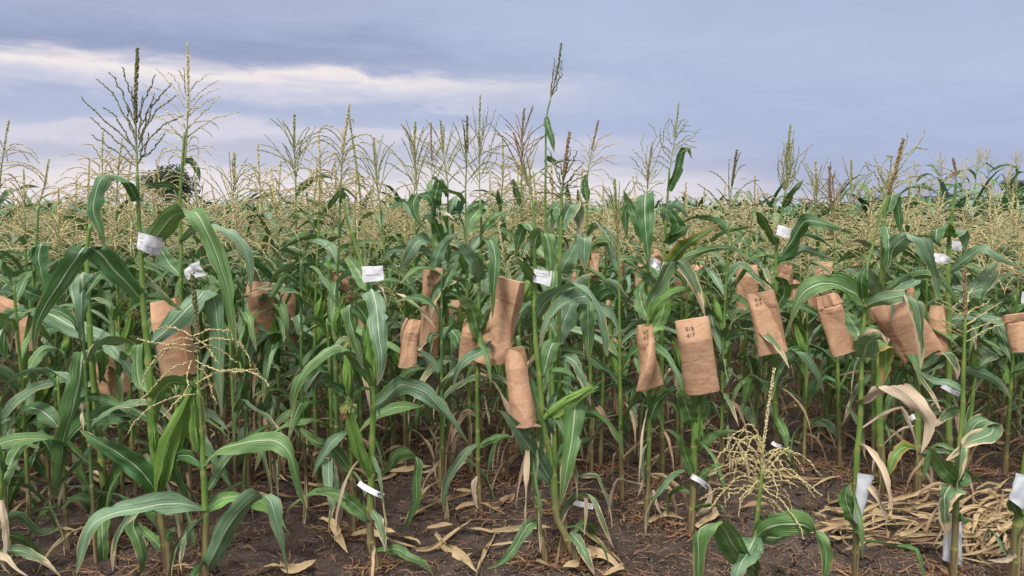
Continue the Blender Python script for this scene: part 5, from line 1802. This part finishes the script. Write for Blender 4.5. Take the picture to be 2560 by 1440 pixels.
def bag(top, bot, wpx, Y, label, seed, yaw=0.0, crum=1.0, text=None, fold=False, flare=1.0, tw=0.0, group='brown paper bags over the ears', dY=.04):
    rng = random.Random(seed)
    T, B = P(*top, Y - dY), P(*bot, Y - dY + rng.uniform(-.04, .02))
    ax = B - T
    L = ax.length
    a = ax.normalized()
    view = (T + B) / 2 - Vector((0, 0, H))
    wid = wpx / F * view.length
    side = view.cross(a).normalized()
    if side.x < 0:
        side = -side
    q = Matrix.Rotation(yaw, 3, a)
    side = q @ side
    nrm = side.cross(a).normalized()
    if nrm.dot(view) > 0:
        nrm = -nrm
    so = Vector((rng.uniform(0, 50), rng.uniform(0, 50), rng.uniform(0, 50)))
    th = .034 + .01 * rng.random()
    planes = []
    for sg in (1, -1):
        gl = []
        for _ in range(5):
            an, mg = rng.uniform(0, 6.28), rng.uniform(.1, .42)
            gx, gyy = math.cos(an) * mg * 1.3, math.sin(an) * mg * .6
            cx_, cy_ = rng.uniform(-wid / 2, wid / 2), rng.uniform(0, L)
            gl.append((gx, gyy, -gx * cx_ - gyy * cy_))
        planes.append((sg * 1.1, gl))
    pinch = rng.uniform(.0, .35) * min(1, crum)

    def base(u, v, sgn):       # u -1..1 across, v 0..1 down, sgn +1 front
        prof = min(1, .12 + v * 3.2) if v < .28 else 1
        t = th * prof * (1 - abs(u) ** 2.6) ** .6
        w = wid / 2 * (1 + (flare - 1) * v) * (1 - .05 * math.sin(v * 3.1)) * (1 - pinch * max(0, 1 - v / .3) ** 1.5)
        if fold and v < .22:
            t *= .4
        ss = side
        nn_ = nrm
        if tw:
            m = Matrix.Rotation(tw * (v - .4), 3, a)
            ss, nn_ = m @ side, m @ nrm
        p = ss * u * w + a * v * L + nn_ * t * sgn
        n = nn_
        k = p * 9 + so
        d = mn.noise(k * .8) * .006 + mn.noise(k * 3.0) * .0012
        uu, vv = u * wid / 2, v * L
        for grp in planes:       # flat facets meeting in sharp folds
            d += grp[0] * max(g_[0] * uu + g_[1] * vv + g_[2] for g_ in grp[1])
        d *= crum * (.35 + .65 * min(1, v * 4))
        p = p + n * d * sgn + ss * mn.noise(k * .7 + Vector((9, 0, 0))) * .012 * crum
        if v > .93:
            p += a * mn.noise(k * 1.3) * .014 * crum
        return p
    mb = MB()
    nu, nvv = 20, 40
    vs, us, fs = [], [], []
    loop = [(-1 + 2 * i / nu, 1) for i in range(nu + 1)] + [(1 - 2 * i / nu, -1) for i in range(1, nu)]
    m = len(loop)
    for j in range(nvv + 1):
        v = j / nvv
        for i, (u, s) in enumerate(loop):
            vs.append(base(u, v, s))
            us.append((u * .5 + .5 + (1 if s < 0 else 0), v * 2))
    for j in range(nvv):
        for i in range(m):
            fs.append((j * m + i, j * m + (i + 1) % m, (j + 1) * m + (i + 1) % m, (j + 1) * m + i))
    fs.append(tuple(range(m - 1, -1, -1)))
    mb.add(vs, fs, us)
    if fold:      # folded-over top flap
        f0 = len(mb.v)
        vs, us = [], []
        for j in range(6):
            v = .01 + j * .035
            for i in range(nu + 1):
                u = (-1 + 2 * i / nu) * 1.03
                vs.append(base(max(-1, min(1, u)), v, 1) + nrm * (.006 + .004 * math.sin(i)) + side * (.01 * u))
                us.append((u * .5 + .5, v * 2))
        mb.add(vs, [(j * (nu + 1) + i, j * (nu + 1) + i + 1, (j + 1) * (nu + 1) + i + 1, (j + 1) * (nu + 1) + i) for j in range(5) for i in range(nu)], us)
    o = mb.build('paper_bag', M['bag'], loc=T, smooth=False)
    tag(o, label, 'paper bag', group)
    if text:
        def surf(u, v):
            p = base(u / (wid / 2), v / L, 1)
            return p, nrm
        tb = MB()
        for r_, line in enumerate(text):
            st = strokes(line, -wid * .22, L * (.13 + r_ * .075), .0105, -.015)
            ribbon_on(tb, surf, st, .0026)
        w = tb.build('writing', M['ink'], o)
        for p_ in w.data.vertices:
            p_.co += nrm * .002


BAGS = [
    ((1283, 868), (1308, 1060), 58, 3.30, 'narrow creased brown bag hanging beside the leaning stalk at the centre', dict(yaw=.25, fold=False)),
    ((1613, 812), (1622, 968), 56, 3.80, 'twisted tapering brown bag with written digits, right of centre', dict(text=['517', '617'], tw=1.2, crum=1.3, flare=.62)),
    ((1729, 797), (1757, 980), 84, 3.62, 'broad smooth brown bag with two written lines, largest flat bag at the right of centre', dict(text=['518', '617'], crum=.3, yaw=-.12)),
    ((1903, 730), (1933, 884), 70, 4.40, 'brown bag with a crumpled top edge and writing, under the club-shaped tassel', dict(text=['518', '617'], crum=.8)),
    ((1272, 698), (1228, 905), 82, 3.98, 'big crumpled brown bag slanting down to the left behind the centre leaves', dict(crum=1.3, yaw=.3)),
    ((1185, 800), (1175, 910), 60, 4.0, 'small brown bag tucked left of the big crumpled one', dict(crum=1.0)),
    ((1083, 668), (1068, 890), 52, 4.36, 'long narrow brown bag with written numbers left of centre', dict(text=['519', '16-2'], crum=.4, yaw=.3)),
    ((1035, 798), (1012, 920), 44, 3.9, 'folded brown bag with a bent flap below the hanging tassel branch', dict(crum=1.4, tw=1.0)),
    ((2062, 738), (2113, 882), 60, 4.2, 'tilted brown bag with a folded top left of the slender stalk', dict(fold=True, crum=1.1)),
    ((2215, 748), (2302, 884), 82, 4.12, 'large tilted brown bag with stained side behind the half-withered leaf', dict(fold=False, crum=1.2, yaw=-.2)),
    ((2352, 765), (2342, 885), 46, 4.3, 'plain narrow brown bag right of the large tilted one', dict(crum=.6)),
    ((2538, 785), (2555, 872), 44, 4.1, 'crumpled brown bag hanging at the right edge', dict(crum=1.3, fold=True)),
    ((1962, 662), (1958, 758), 40, 4.7, 'brown bag seen behind the club-tassel stalk', dict(crum=.8)),
    ((1868, 662), (1868, 775), 54, 5.0, 'brown bag left of the bag under the club-shaped tassel', dict(crum=.8)),
    ((2062, 655), (2045, 785), 40, 5.0, 'dark creased brown bag left of the tilted folded bag', dict(crum=1.3)),
    ((655, 705), (652, 835), 72, 4.8, 'wide brown bag behind the dark blades at the left of centre', dict(crum=1.0)),
    ((712, 725), (716, 855), 48, 4.85, 'brown bag just right of the wide one at the left of centre', dict(crum=1.0)),
    ((848, 680), (855, 792), 50, 4.6, 'brown bag behind the thin stalk left of the first paper flag', dict(crum=.8)),
    ((908, 738), (915, 835), 34, 4.4, 'slim brown bag directly behind the strip-tagged plant', dict(crum=.5)),
    ((1040, 680), (1035, 748), 30, 5.6, 'small brown bag above the folded bag', dict(crum=1.0)),
    ((262, 845), (292, 985), 62, 3.95, 'wrinkled brown bag between the hanging broad leaves at the left', dict(crum=1.4)),
    ((412, 750), (452, 940), 66, 3.95, 'tall brown bag behind the cream tassel', dict(crum=1.1, yaw=.3)),
    ((672, 1040), (678, 1105), 26, 4.6, 'small low brown bag near the soil at the left of centre', dict(crum=.8)),
    ((15, 745), (-5, 775), 60, 4.3, 'brown bag poking out at the left edge', dict(crum=1.0)),
    ((62, 790), (70, 875), 40, 4.3, 'little brown bag behind the slanting ear plant', dict(crum=1.0)),
    ((1487, 632), (1480, 690), 34, 5.5, 'small bright brown bag behind the folded leaf right of centre', dict(crum=1.2)),
    ((1550, 650), (1545, 705), 20, 5.8, 'sliver of brown bag left of the crumpled white flag', dict(crum=1.0)),
    ((1642, 622), (1640, 690), 24, 5.3, 'narrow brown bag directly behind the crumpled white flag', dict(crum=1.0)),
    ((1608, 655), (1600, 730), 26, 5.4, 'brown bag left below the crumpled white flag', dict(crum=1.2)),
    ((1697, 665), (1700, 730), 28, 5.3, 'brown bag behind the half-dry arching leaf', dict(crum=1.0)),
    ((1740, 662), (1735, 720), 30, 5.4, 'brown bag right of the half-dry arching leaf', dict(crum=1.0)),
    ((1668, 725), (1672, 770), 24, 5.0, 'little brown bag above the broad smooth one', dict(crum=1.2)),
    ((1722, 728), (1722, 762), 34, 5.0, 'crumpled short brown bag above the broad smooth one', dict(crum=1.6)),
    ((1515, 750), (1515, 795), 22, 5.2, 'small brown bag left of the tapering written bag', dict(crum=1.0)),
    ((1440, 680), (1430, 720), 18, 5.3, 'tiny brown bag showing between the leaves right of the second flag', dict(crum=1.0)),
    ((2270, 712), (2268, 770), 30, 4.9, 'brown bag peeping out above the large tilted one', dict(crum=1.0)),
    ((2178, 722), (2172, 840), 34, 5.0, 'shadowed brown bag behind the slender stalk', dict(crum=1.0)),
    ((2140, 645), (2132, 670), 26, 5.8, 'small brown bag above the tilted folded bag', dict(crum=1.0)),
    ((2522, 660), (2520, 682), 24, 6.0, 'tiny brown bag near the right edge above the crumpled one', dict(crum=1.0)),
    ((2520, 715), (2520, 728), 26, 5.5, 'flat brown bag piece near the right edge', dict(crum=1.0)),
    ((1995, 700), (1988, 745), 24, 5.3, 'little brown bag between the club-tassel stalk and the dark bag', dict(crum=1.0)),
    ((1268, 625), (1272, 660), 14, 6.2, 'thin brown bag far behind the big crumpled one', dict(crum=1.0)),
    ((1590, 860), (1580, 905), 20, 4.6, 'small brown bag low beside the tapering written bag', dict(crum=1.0)),
    ((1140, 750), (1135, 800), 30, 4.9, 'brown bag right of the long narrow written one', dict(crum=1.0)),
]
for i, (t, b, w, Y, lab, kw) in enumerate(BAGS):
    bag(t, b, w, Y, lab, 700 + i, **kw)


# ------------------------------------------------------------------ white paper flags, strips and sleeves
def sheet(name, corners, Y, label, cat, seed, mat='white', nu=10, nv=8, crumple=.004, lines=(), group=None, depth=(0, 0, 0, 0), th=.0015, text=None, ink='pencil'):
    """a real sheet of paper spanned by 4 pixel corners (tl, tr, br, bl) at distance Y, with thickness"""
    rng = random.Random(seed)
    c = [P(x, y, Y + d) for (x, y), d in zip(corners, depth)]
    o_ = c[0].copy()
    so = Vector((rng.uniform(0, 50), rng.uniform(0, 50), 0))
    nrm = (c[1] - c[0]).cross(c[3] - c[0]).normalized()
    if nrm.y > 0:
        nrm = -nrm

    def pt(u, v):
        p = c[0] * (1 - u) * (1 - v) + c[1] * u * (1 - v) + c[2] * u * v + c[3] * (1 - u) * v
        k = p * 24 + so
        d = mn.noise(k * .7) * crumple + (abs(mn.noise(k * 1.3)) - .2) * crumple * .8
        e = Vector((mn.noise(k * .9), 0, mn.noise(k * .9 + Vector((5, 5, 5))))) * crumple * .9
        return p + nrm * (d + crumple * 1.5 * math.sin(u * 3.1)) + e - o_
    mb = MB()
    for s in (1, -1):
        vs = [pt(i / nu, j / nv) + nrm * th * .5 * s for j in range(nv + 1) for i in range(nu + 1)]
        mb.add(vs, [(j * (nu + 1) + i, j * (nu + 1) + i + 1, (j + 1) * (nu + 1) + i + 1, (j + 1) * (nu + 1) + i)[::s] for j in range(nv) for i in range(nu)])
    ob = mb.build(name, M[mat], loc=o_, smooth=crumple < .006)
    tag(ob, label, cat, group)
    if lines or text:
        tb = MB()
        if lines:
            ribbon_on(tb, lambda u, v: (pt(u, v) + nrm * th, nrm), lines, .03)
        if text:
            ribbon_on(tb, lambda u, v: (pt(u, v) + nrm * th, nrm), text, .05)
        tb.build('writing', M[ink], ob)
    return ob


def scrib(y, x0=.15, x1=.75, n=9, a=.04, seed=1):
    r_ = random.Random(seed)
    return [(x0 + (x1 - x0) * i / n, y + r_.uniform(-a, a)) for i in range(n + 1)]


FG = 'white paper flags on the stalks'
sheet('paper_flag', [(344, 579), (407, 596), (398, 640), (343, 623)], 3.18, 'white paper flag with faint pencil lines on the tall left stalk', 'paper flag', 1, lines=[scrib(.3, .1, .3, 5, .05), scrib(.5, .1, .32, 5, .05), scrib(.6, .4, .8, 5, .03)], group=FG, depth=(0, -.02, .02, 0), crumple=.006)
sheet('paper_flag', [(463, 676), (500, 648), (512, 690), (470, 700)], 4.0, 'crumpled white paper flag twisted behind the dark tassel tip', 'paper flag', 2, group=FG, crumple=.016)
sheet('paper_flag', [(904, 667), (955, 664), (959, 700), (908, 706)], 3.26, 'creased white paper flag on the strip-tagged plant left of centre', 'paper flag', 3, group=FG, lines=[scrib(.55, .2, .8, 7, .03, 3)], crumple=.006)
sheet('paper_flag', [(1335, 673), (1382, 678), (1375, 716), (1333, 704)], 3.3, 'flat white paper flag with pencil lines at the centre', 'paper flag', 4, group=FG, lines=[scrib(.25, .1, .8, 7, .03, 4), scrib(.42, .1, .8, 9, .04, 5)], crumple=.004)
sheet('paper_flag', [(1621, 640), (1655, 652), (1648, 678), (1624, 665)], 3.8, 'small crumpled white paper flag right of centre', 'paper flag', 5, group=FG, crumple=.014)
sheet('paper_flag', [(1944, 560), (1981, 572), (1972, 597), (1940, 586)], 4.42, 'white paper flag beside the club-tassel stalk', 'paper flag', 6, group=FG, crumple=.007)
sheet('paper_flag', [(2326, 629), (2378, 645), (2372, 658), (2332, 660)], 4.1, 'wrinkled white paper flag pointing right from behind the arching leaf', 'paper flag', 7, group=FG, crumple=.012)
sheet('paper_flag', [(2379, 602), (2402, 604), (2404, 628), (2380, 624)], 4.35, 'small square white paper flag under the dark hanging leaf at the right', 'paper flag', 8, group=FG, crumple=.004)
sheet('paper_flag', [(2555, 728), (2575, 732), (2575, 760), (2553, 758)], 4.3, 'white paper flag cut by the right edge', 'paper flag', 9, group=FG)
for i, (x, y) in enumerate([(573, 615), (330, 612)]):
    sheet('paper_flag', [(x - 10, y - 8), (x + 10, y - 6), (x + 8, y + 9), (x - 9, y + 7)], 6.2, ['distant scrap of white paper right of the tall tan tassel plant', 'distant scrap of white paper left of the lined flag'][i], 'paper flag', 12 + i, group=FG, crumple=.01, nu=5, nv=4)

SG = 'numbered strips tied round the stalks'


def strip(pts, wpx, Y, label, text, seed, dx=.0):
    """a strip label bent round a stalk: pixel centre line"""
    q = [P(x, y, Y + d) for x, y, d in pts]
    o_ = q[0].copy()
    c = spline([p - o_ for p in q], 16)
    w = wpx / F * Y
    SL = sum((c[i + 1] - c[i]).length for i in range(16))
    vw = (q[1] - Vector((0, 0, H))).normalized()
    rows = []
    for i in range(17):
        t = (c[min(i + 1, 16)] - c[max(i - 1, 0)]).normalized()
        s = vw.cross(t).normalized()
        if s.z < 0:
            s = -s
        rows.append((c[i], s, t.cross(s).normalized()))
    mb = MB()
    sgn = -1 if rows[0][2].dot(vw) > 0 else 1
    for off in (0, .001):
        vs = []
        for p, s, n in rows:
            vs += [p + s * w / 2 - n * sgn * off, p - s * w / 2 - n * sgn * off]
        mb.add(vs, [(2 * i, 2 * i + 1, 2 * i + 3, 2 * i + 2) for i in range(16)])
    ob = mb.build('plant_tag', M['white'], loc=o_)
    tag(ob, label, 'plant tag', SG)

    def surf(u, v):
        u, v = u / SL, v / w
        f = min(max(u, 0), 1) * 16
        i = min(int(f), 15)
        p = rows[i][0].lerp(rows[i + 1][0], f - i)
        return p + rows[i][1] * (v - .5) * w, rows[i][2] * sgn
    if text:
        tb = MB()
        ribbon_on(tb, surf, strokes(text, SL - .0115 * len(text), w * .2, .009, w * .6), .0028)
        tb.build('writing', M['ink'], ob)


strip([(1728, 1190, .0), (1735, 1194, -.03), (1750, 1202, -.03), (1770, 1218, 0)], 13, 3.66, 'white strip tag with printed number on the stalk under the smooth bag', '..156', 1)
strip([(897, 1207, .03), (910, 1217, 0), (938, 1232, -.025), (959, 1240, 0)], 14, 3.29, 'white strip tag with number 451 on the plant left of centre', '..451', 2)
strip([(1434, 1256, 0), (1450, 1260, -.02), (1483, 1267, 0)], 13, 3.36, 'white strip tag half hidden by split leaves at the centre', '..57', 3)
strip([(2355, 964, -.02), (2375, 975, -.025), (2398, 986, 0)], 12, 4.15, 'white strip tag numbered 153 on the far right stalk', '..153', 4)
strip([(1930, 1106, 0), (1940, 1113, -.02), (1954, 1116, 0)], 9, 4.4, 'small white strip tag behind the bushy low tassel', '', 5)
strip([(2275, 1047, 0), (2282, 1043, -.01), (2288, 1040, 0)], 13, 4.15, 'small white tag end beside the big-bag plant stalk', '', 6)


def sleeve(top, bot, w0, w1, Y, label, seed, mat='wax', turn=0.0):
    rng = random.Random(seed)
    T, B = P(*top, Y), P(*bot, Y)
    L = (B - T).length
    a = (B - T).normalized()
    side = Vector((1, 0, 0))
    side = (side - a * side.dot(a)).normalized()
    nrm = side.cross(a)
    if nrm.y > 0:
        nrm = -nrm
    k = Y / F
    mb = MB()
    nu, nv = 20, 18
    vs, us = [], []
    so = rng.uniform(0, 40)
    for j in range(nv + 1):
        v = j / nv
        w = (w0 + (w1 - w0) * v) * k / 2
        th = .004 + .012 * min(1, v * 2.5)
        for i in range(nu):
            an = 2 * math.pi * i / nu
            u = math.cos(an)
            s = math.sin(an)
            p = side * u * w + nrm * (abs(s) ** .8 * (1 if s > 0 else -1)) * th + a * v * L
            p += nrm * mn.noise(p * 28 + Vector((so, 0, 0))) * .005
            if v > .85:
                p += a * u * .012 * (v - .85) / .15
            vs.append(p)
            us.append((i / nu, v))
    fs = [(j * nu + i, j * nu + (i + 1) % nu, (j + 1) * nu + (i + 1) % nu, (j + 1) * nu + i) for j in range(nv) for i in range(nu)]
    fs.append(tuple(range(nu)))
    mb.add(vs, fs, us)
    # folded hem at the top
    vs = []
    for j in range(3):
        for i in range(9):
            u = -1 + i / 4
            vs.append(side * u * (w0 * k / 2 * 1.01) + a * (.0 + j * .009) + nrm * (.0075 - .002 * abs(u)))
    mb.add(vs, [(j * 9 + i, j * 9 + i + 1, (j + 1) * 9 + i + 1, (j + 1) * 9 + i) for j in range(2) for i in range(8)])
    o = mb.build('paper_sleeve', M[mat], loc=T)
    tag(o, label, 'paper sleeve', 'white paper sleeves on young ears')


sleeve((2164, 1186), (2141, 1308), 42, 18, 3.11, 'tapering white paper sleeve on the slender front stalk', 1)
sleeve((2384, 1285), (2380, 1405), 42, 50, 3.22, 'translucent white sleeve behind the stalk with the scorched leaf', 2)
sleeve((2568, 1190), (2540, 1262), 60, 42, 3.0, 'white paper sleeve capping the stalk at the right edge', 3)


# ------------------------------------------------------------------ fallen leaves and litter
def dry_leaf(pts, w, label, group, seed, key='straw', lift=.012):
    rng = random.Random(seed)
    q = [ground_pt(*p) for p in pts]
    o_ = q[0].copy()
    q = [p - o_ + Vector((0, 0, lift + rng.uniform(0, .03))) for p in q]
    mb = MB()
    leaf_mesh(mb, q, w, rng, side=Vector((.2, 1, .35)), roll=(.6, .9), fold=.5, ripple=.22, n=16, prof=lambda t: (.6 + .4 * min(1, t * 4)) * (1 - max(0, (t - .55) / .45) ** 1.6), cross=5)
    o = mb.build('fallen_leaf', M[key], loc=o_)
    tag(o, label, 'fallen leaf', group)


M['straw2'] = leafmat('straw_leaf_brown', (.3, .26, .12), (.3, .26, .12), dry=1.2, drycol=(.36, .23, .12), drycol2=(.20, .11, .06), rib=(.4, .3, .18), rough=.55)
FRONT = [[(1040, 1395), (1080, 1375), (1140, 1340), (1180, 1315)], [(1090, 1340), (1130, 1375), (1170, 1410), (1195, 1440)], [(1070, 1338), (1120, 1330), (1190, 1335), (1250, 1345)],
         [(1150, 1400), (1210, 1385), (1270, 1375), (1330, 1365)], [(1190, 1440), (1200, 1415), (1220, 1375), (1240, 1345)], [(960, 1330), (1000, 1345), (1040, 1365), (1050, 1375)],
         [(880, 1330), (930, 1350), (990, 1370), (1040, 1372)], [(1230, 1345), (1280, 1335), (1340, 1330), (1410, 1335)], [(1450, 1335), (1490, 1365), (1530, 1390), (1560, 1410)],
         [(1440, 1350), (1480, 1385), (1520, 1405), (1560, 1425)], [(1340, 1420), (1400, 1430), (1440, 1420), (1450, 1400)], [(1510, 1440), (1540, 1430), (1560, 1420), (1565, 1405)],
         [(700, 1190), (740, 1215), (760, 1240)], [(800, 1290), (840, 1320), (850, 1360), (870, 1400)], [(940, 1180), (990, 1190), (1040, 1180), (1080, 1175)], [(960, 1165), (990, 1170), (1020, 1150)],
         [(640, 1200), (680, 1190), (720, 1215)], [(700, 1420), (740, 1425), (790, 1410)], [(1740, 1330), (1780, 1300), (1790, 1270), (1775, 1240)], [(1620, 1310), (1660, 1290), (1710, 1300)],
         [(190, 1350), (215, 1310), (240, 1290)], [(1230, 1290), (1260, 1270), (1290, 1240)], [(640, 1440), (680, 1425), (720, 1430)], [(1000, 1300), (1060, 1275), (1100, 1240)],
         [(420, 1440), (450, 1425), (490, 1430)], [(2060, 1300), (2110, 1300), (2180, 1310), (2230, 1330)], [(150, 1005), (190, 1000), (250, 1010)], [(130, 1030), (200, 1022), (270, 1035)]]
for i, p in enumerate(FRONT):
    dry_leaf(p, .022 + .009 * ((i * 7) % 4), near_label('straw-coloured fallen leaf', p[1]), 'dry leaves scattered on the soil between the front stalks', 900 + i)
rp = random.Random(77)
heap = []
for i in range(135):     # the heap of leaves at the lower right
    if i < 100:
        x = rp.uniform(2080, 2570)
        y = 1330 + (x - 2080) / 480 * 18 + rp.gauss(0, 24 + (x - 2080) * .06)
    else:
        x, y = rp.uniform(2430, 2590), rp.uniform(1240, 1400)
    y = min(max(y, 1235), 1445)
    a = rp.gauss(.15, .6) if x < 2420 else rp.gauss(.6, .7)
    L = rp.uniform(70, 210)
    ca, sa = math.cos(a), math.sin(a) * .5
    b = rp.uniform(-.28, .28) * L
    pts = [(x - L / 2 * ca, y + L / 2 * sa), (x - L / 6 * ca + b * sa, y + L / 6 * sa + b * .3), (x + L / 6 * ca + b * sa * .6, y - L / 6 * sa + b * .4), (x + L / 2 * ca, y - L / 2 * sa)]
    heap.append((x, pts))
heap.sort(key=lambda q: q[0])
for i, (x, pts) in enumerate(heap):
    dry_leaf(pts, rp.uniform(.010, .026), 'straw leaf, %s from the left in the lower right heap' % (ordinal(i + 1) if i < 99 else 'hundred and ' + ordinal(i - 98)), 'heap of dry leaves at the lower right', 1000 + i, lift=rp.uniform(.008, .06), key='straw' if rp.random() < .8 else 'straw2')
for i in range(140):      # darker leaves between the rows
    Y = rp.uniform(3.9, 6.6)
    y = gy(Y)
    x = rp.uniform(0, 2560)
    L = rp.uniform(40, 120) * 4.5 / Y
    a = rp.uniform(-1.3, 1.3)
    pts = [(x - L / 2, y + L * .2 * math.sin(a)), (x, y + rp.uniform(-9, 9)), (x + L / 2, y - L * .2 * math.sin(a))]
    dry_leaf(pts, rp.uniform(.012, .030), near_label('brown withered fallen leaf', pts[1]), 'dry leaves between the further rows', 1200 + i, key='straw' if i % 3 else 'straw2')


def litter():
    rng = random.Random(9)
    mb = MB()
    feet = [(a, b) for a, b in TAKEN] + [p for p in rowpts if p[1] < 8]
    for fx, fy in feet:
        n = int(60 if fy < 5 else 34)
        for _ in range(n):
            r_ = abs(rng.gauss(0, .12))
            a = rng.uniform(0, 6.28)
            x, y = fx + r_ * math.cos(a), fy + r_ * math.sin(a)
            z = gz(x, y) + .006
            L = rng.uniform(.05, .17)
            b = rng.uniform(0, 6.28)
            pts = [Vector((x, y, z))]
            for k in range(4):
                b += rng.uniform(-.7, .7)
                pts.append(pts[-1] + Vector((math.cos(b), math.sin(b), 0)) * L / 4)
                pts[-1].z = z + rng.uniform(.0, .022)
            leaf_mesh(mb, pts, rng.uniform(.003, .011), rng, side=Vector((math.sin(b), -math.cos(b), rng.uniform(-.5, .5))), roll=(.8, .8), fold=.5, n=6, cross=3, prof=lambda t: 1 - .6 * t)
    for _ in range(5200):
        Y = 2.9 + rng.random() ** 1.4 * 4.6
        x = rng.uniform(-.7, .7) * Y
        z = gz(x, Y) + .006
        L = rng.uniform(.03, .13)
        b = rng.uniform(0, 6.28)
        pts = [Vector((x, Y, z))]
        for k in range(3):
            b += rng.uniform(-.5, .5)
            pts.append(pts[-1] + Vector((math.cos(b), math.sin(b), 0)) * L / 3)
            pts[-1].z = z + rng.uniform(0, .012)
        leaf_mesh(mb, pts, rng.uniform(.002, .006), rng, side=Vector((math.sin(b), -math.cos(b), 0)), roll=(.8, .8), fold=.5, n=4, cross=3, prof=lambda t: 1 - .6 * t)
    o = mb.build('plant_litter', M['litter'])
    tag(o, 'tangle of reddish brown shreds and dead roots over the soil', 'litter', kind='stuff')
    # pale chaff
    g = np.random.default_rng(4)
    n = 26000
    Y = 2.8 + g.random(n) ** 1.5 * 4.5
    X = g.uniform(-.72, .72, n) * Y
    keep = vnoise(X * 2.2, Y * 2.2, 12) > .28 + .3 * g.random(n)
    X, Y = X[keep], Y[keep]
    n = len(X)
    Z = gh(X, Y) + .003
    a = g.uniform(0, 6.28, n)
    L = g.uniform(.003, .009, n)
    w = g.uniform(.001, .0022, n)
    d = np.stack([np.cos(a) * L, np.sin(a) * L, g.uniform(-.001, .003, n)], 1)
    s = np.stack([-np.sin(a) * w, np.cos(a) * w, g.uniform(0, .001, n)], 1)
    c = np.stack([X, Y, Z], 1)
    up = np.zeros((n, 3))
    up[:, 2] = .0022
    V = np.stack([c - d, c - s, c + d, c + s, c + up], 1).reshape(-1, 3)
    b = (np.arange(n) * 5)[:, None]
    Fc = np.concatenate([b + np.array([[0, 1, 4]]), b + np.array([[1, 2, 4]]), b + np.array([[2, 3, 4]]), b + np.array([[3, 0, 4]])], 0)
    me = bpy.data.meshes.new('chaff')
    me.from_pydata(V.tolist(), [], Fc.tolist())
    me.materials.append(M['chaff'])
    o = bpy.data.objects.new('chaff', me)
    sc.collection.objects.link(o)
    tag(o, 'pale chaff and fallen anthers peppering the soil', 'chaff', kind='stuff')
    # crumbs of soil
    mb = MB()
    for _ in range(2600):
        Y = 2.9 + rng.random() ** 1.3 * 3.5
        x = rng.uniform(-.7, .7) * Y
        r_ = rng.uniform(.004, .011) * (rng.uniform(1.6, 3.0) if rng.random() < .12 else 1)
        z = gz(x, Y) + r_ * .35
        v = [Vector((rng.uniform(.6, 1.1) * sx * r_ + x, rng.uniform(.6, 1.1) * sy * r_ + Y, rng.uniform(.4, .8) * sz_ * r_ + z)) for sx, sy, sz_ in ((1, 0, 0), (-1, 0, 0), (0, 1, 0), (0, -1, 0), (0, 0, 1), (0, 0, -1))]
        mb.add(v, [(0, 2, 4), (2, 1, 4), (1, 3, 4), (3, 0, 4), (2, 0, 5), (1, 2, 5), (3, 1, 5), (0, 3, 5)])
    o = mb.build('soil_crumbs', M['soil'], smooth=False)
    tag(o, 'loose dark crumbs of soil', 'soil crumbs', kind='stuff')


litter()
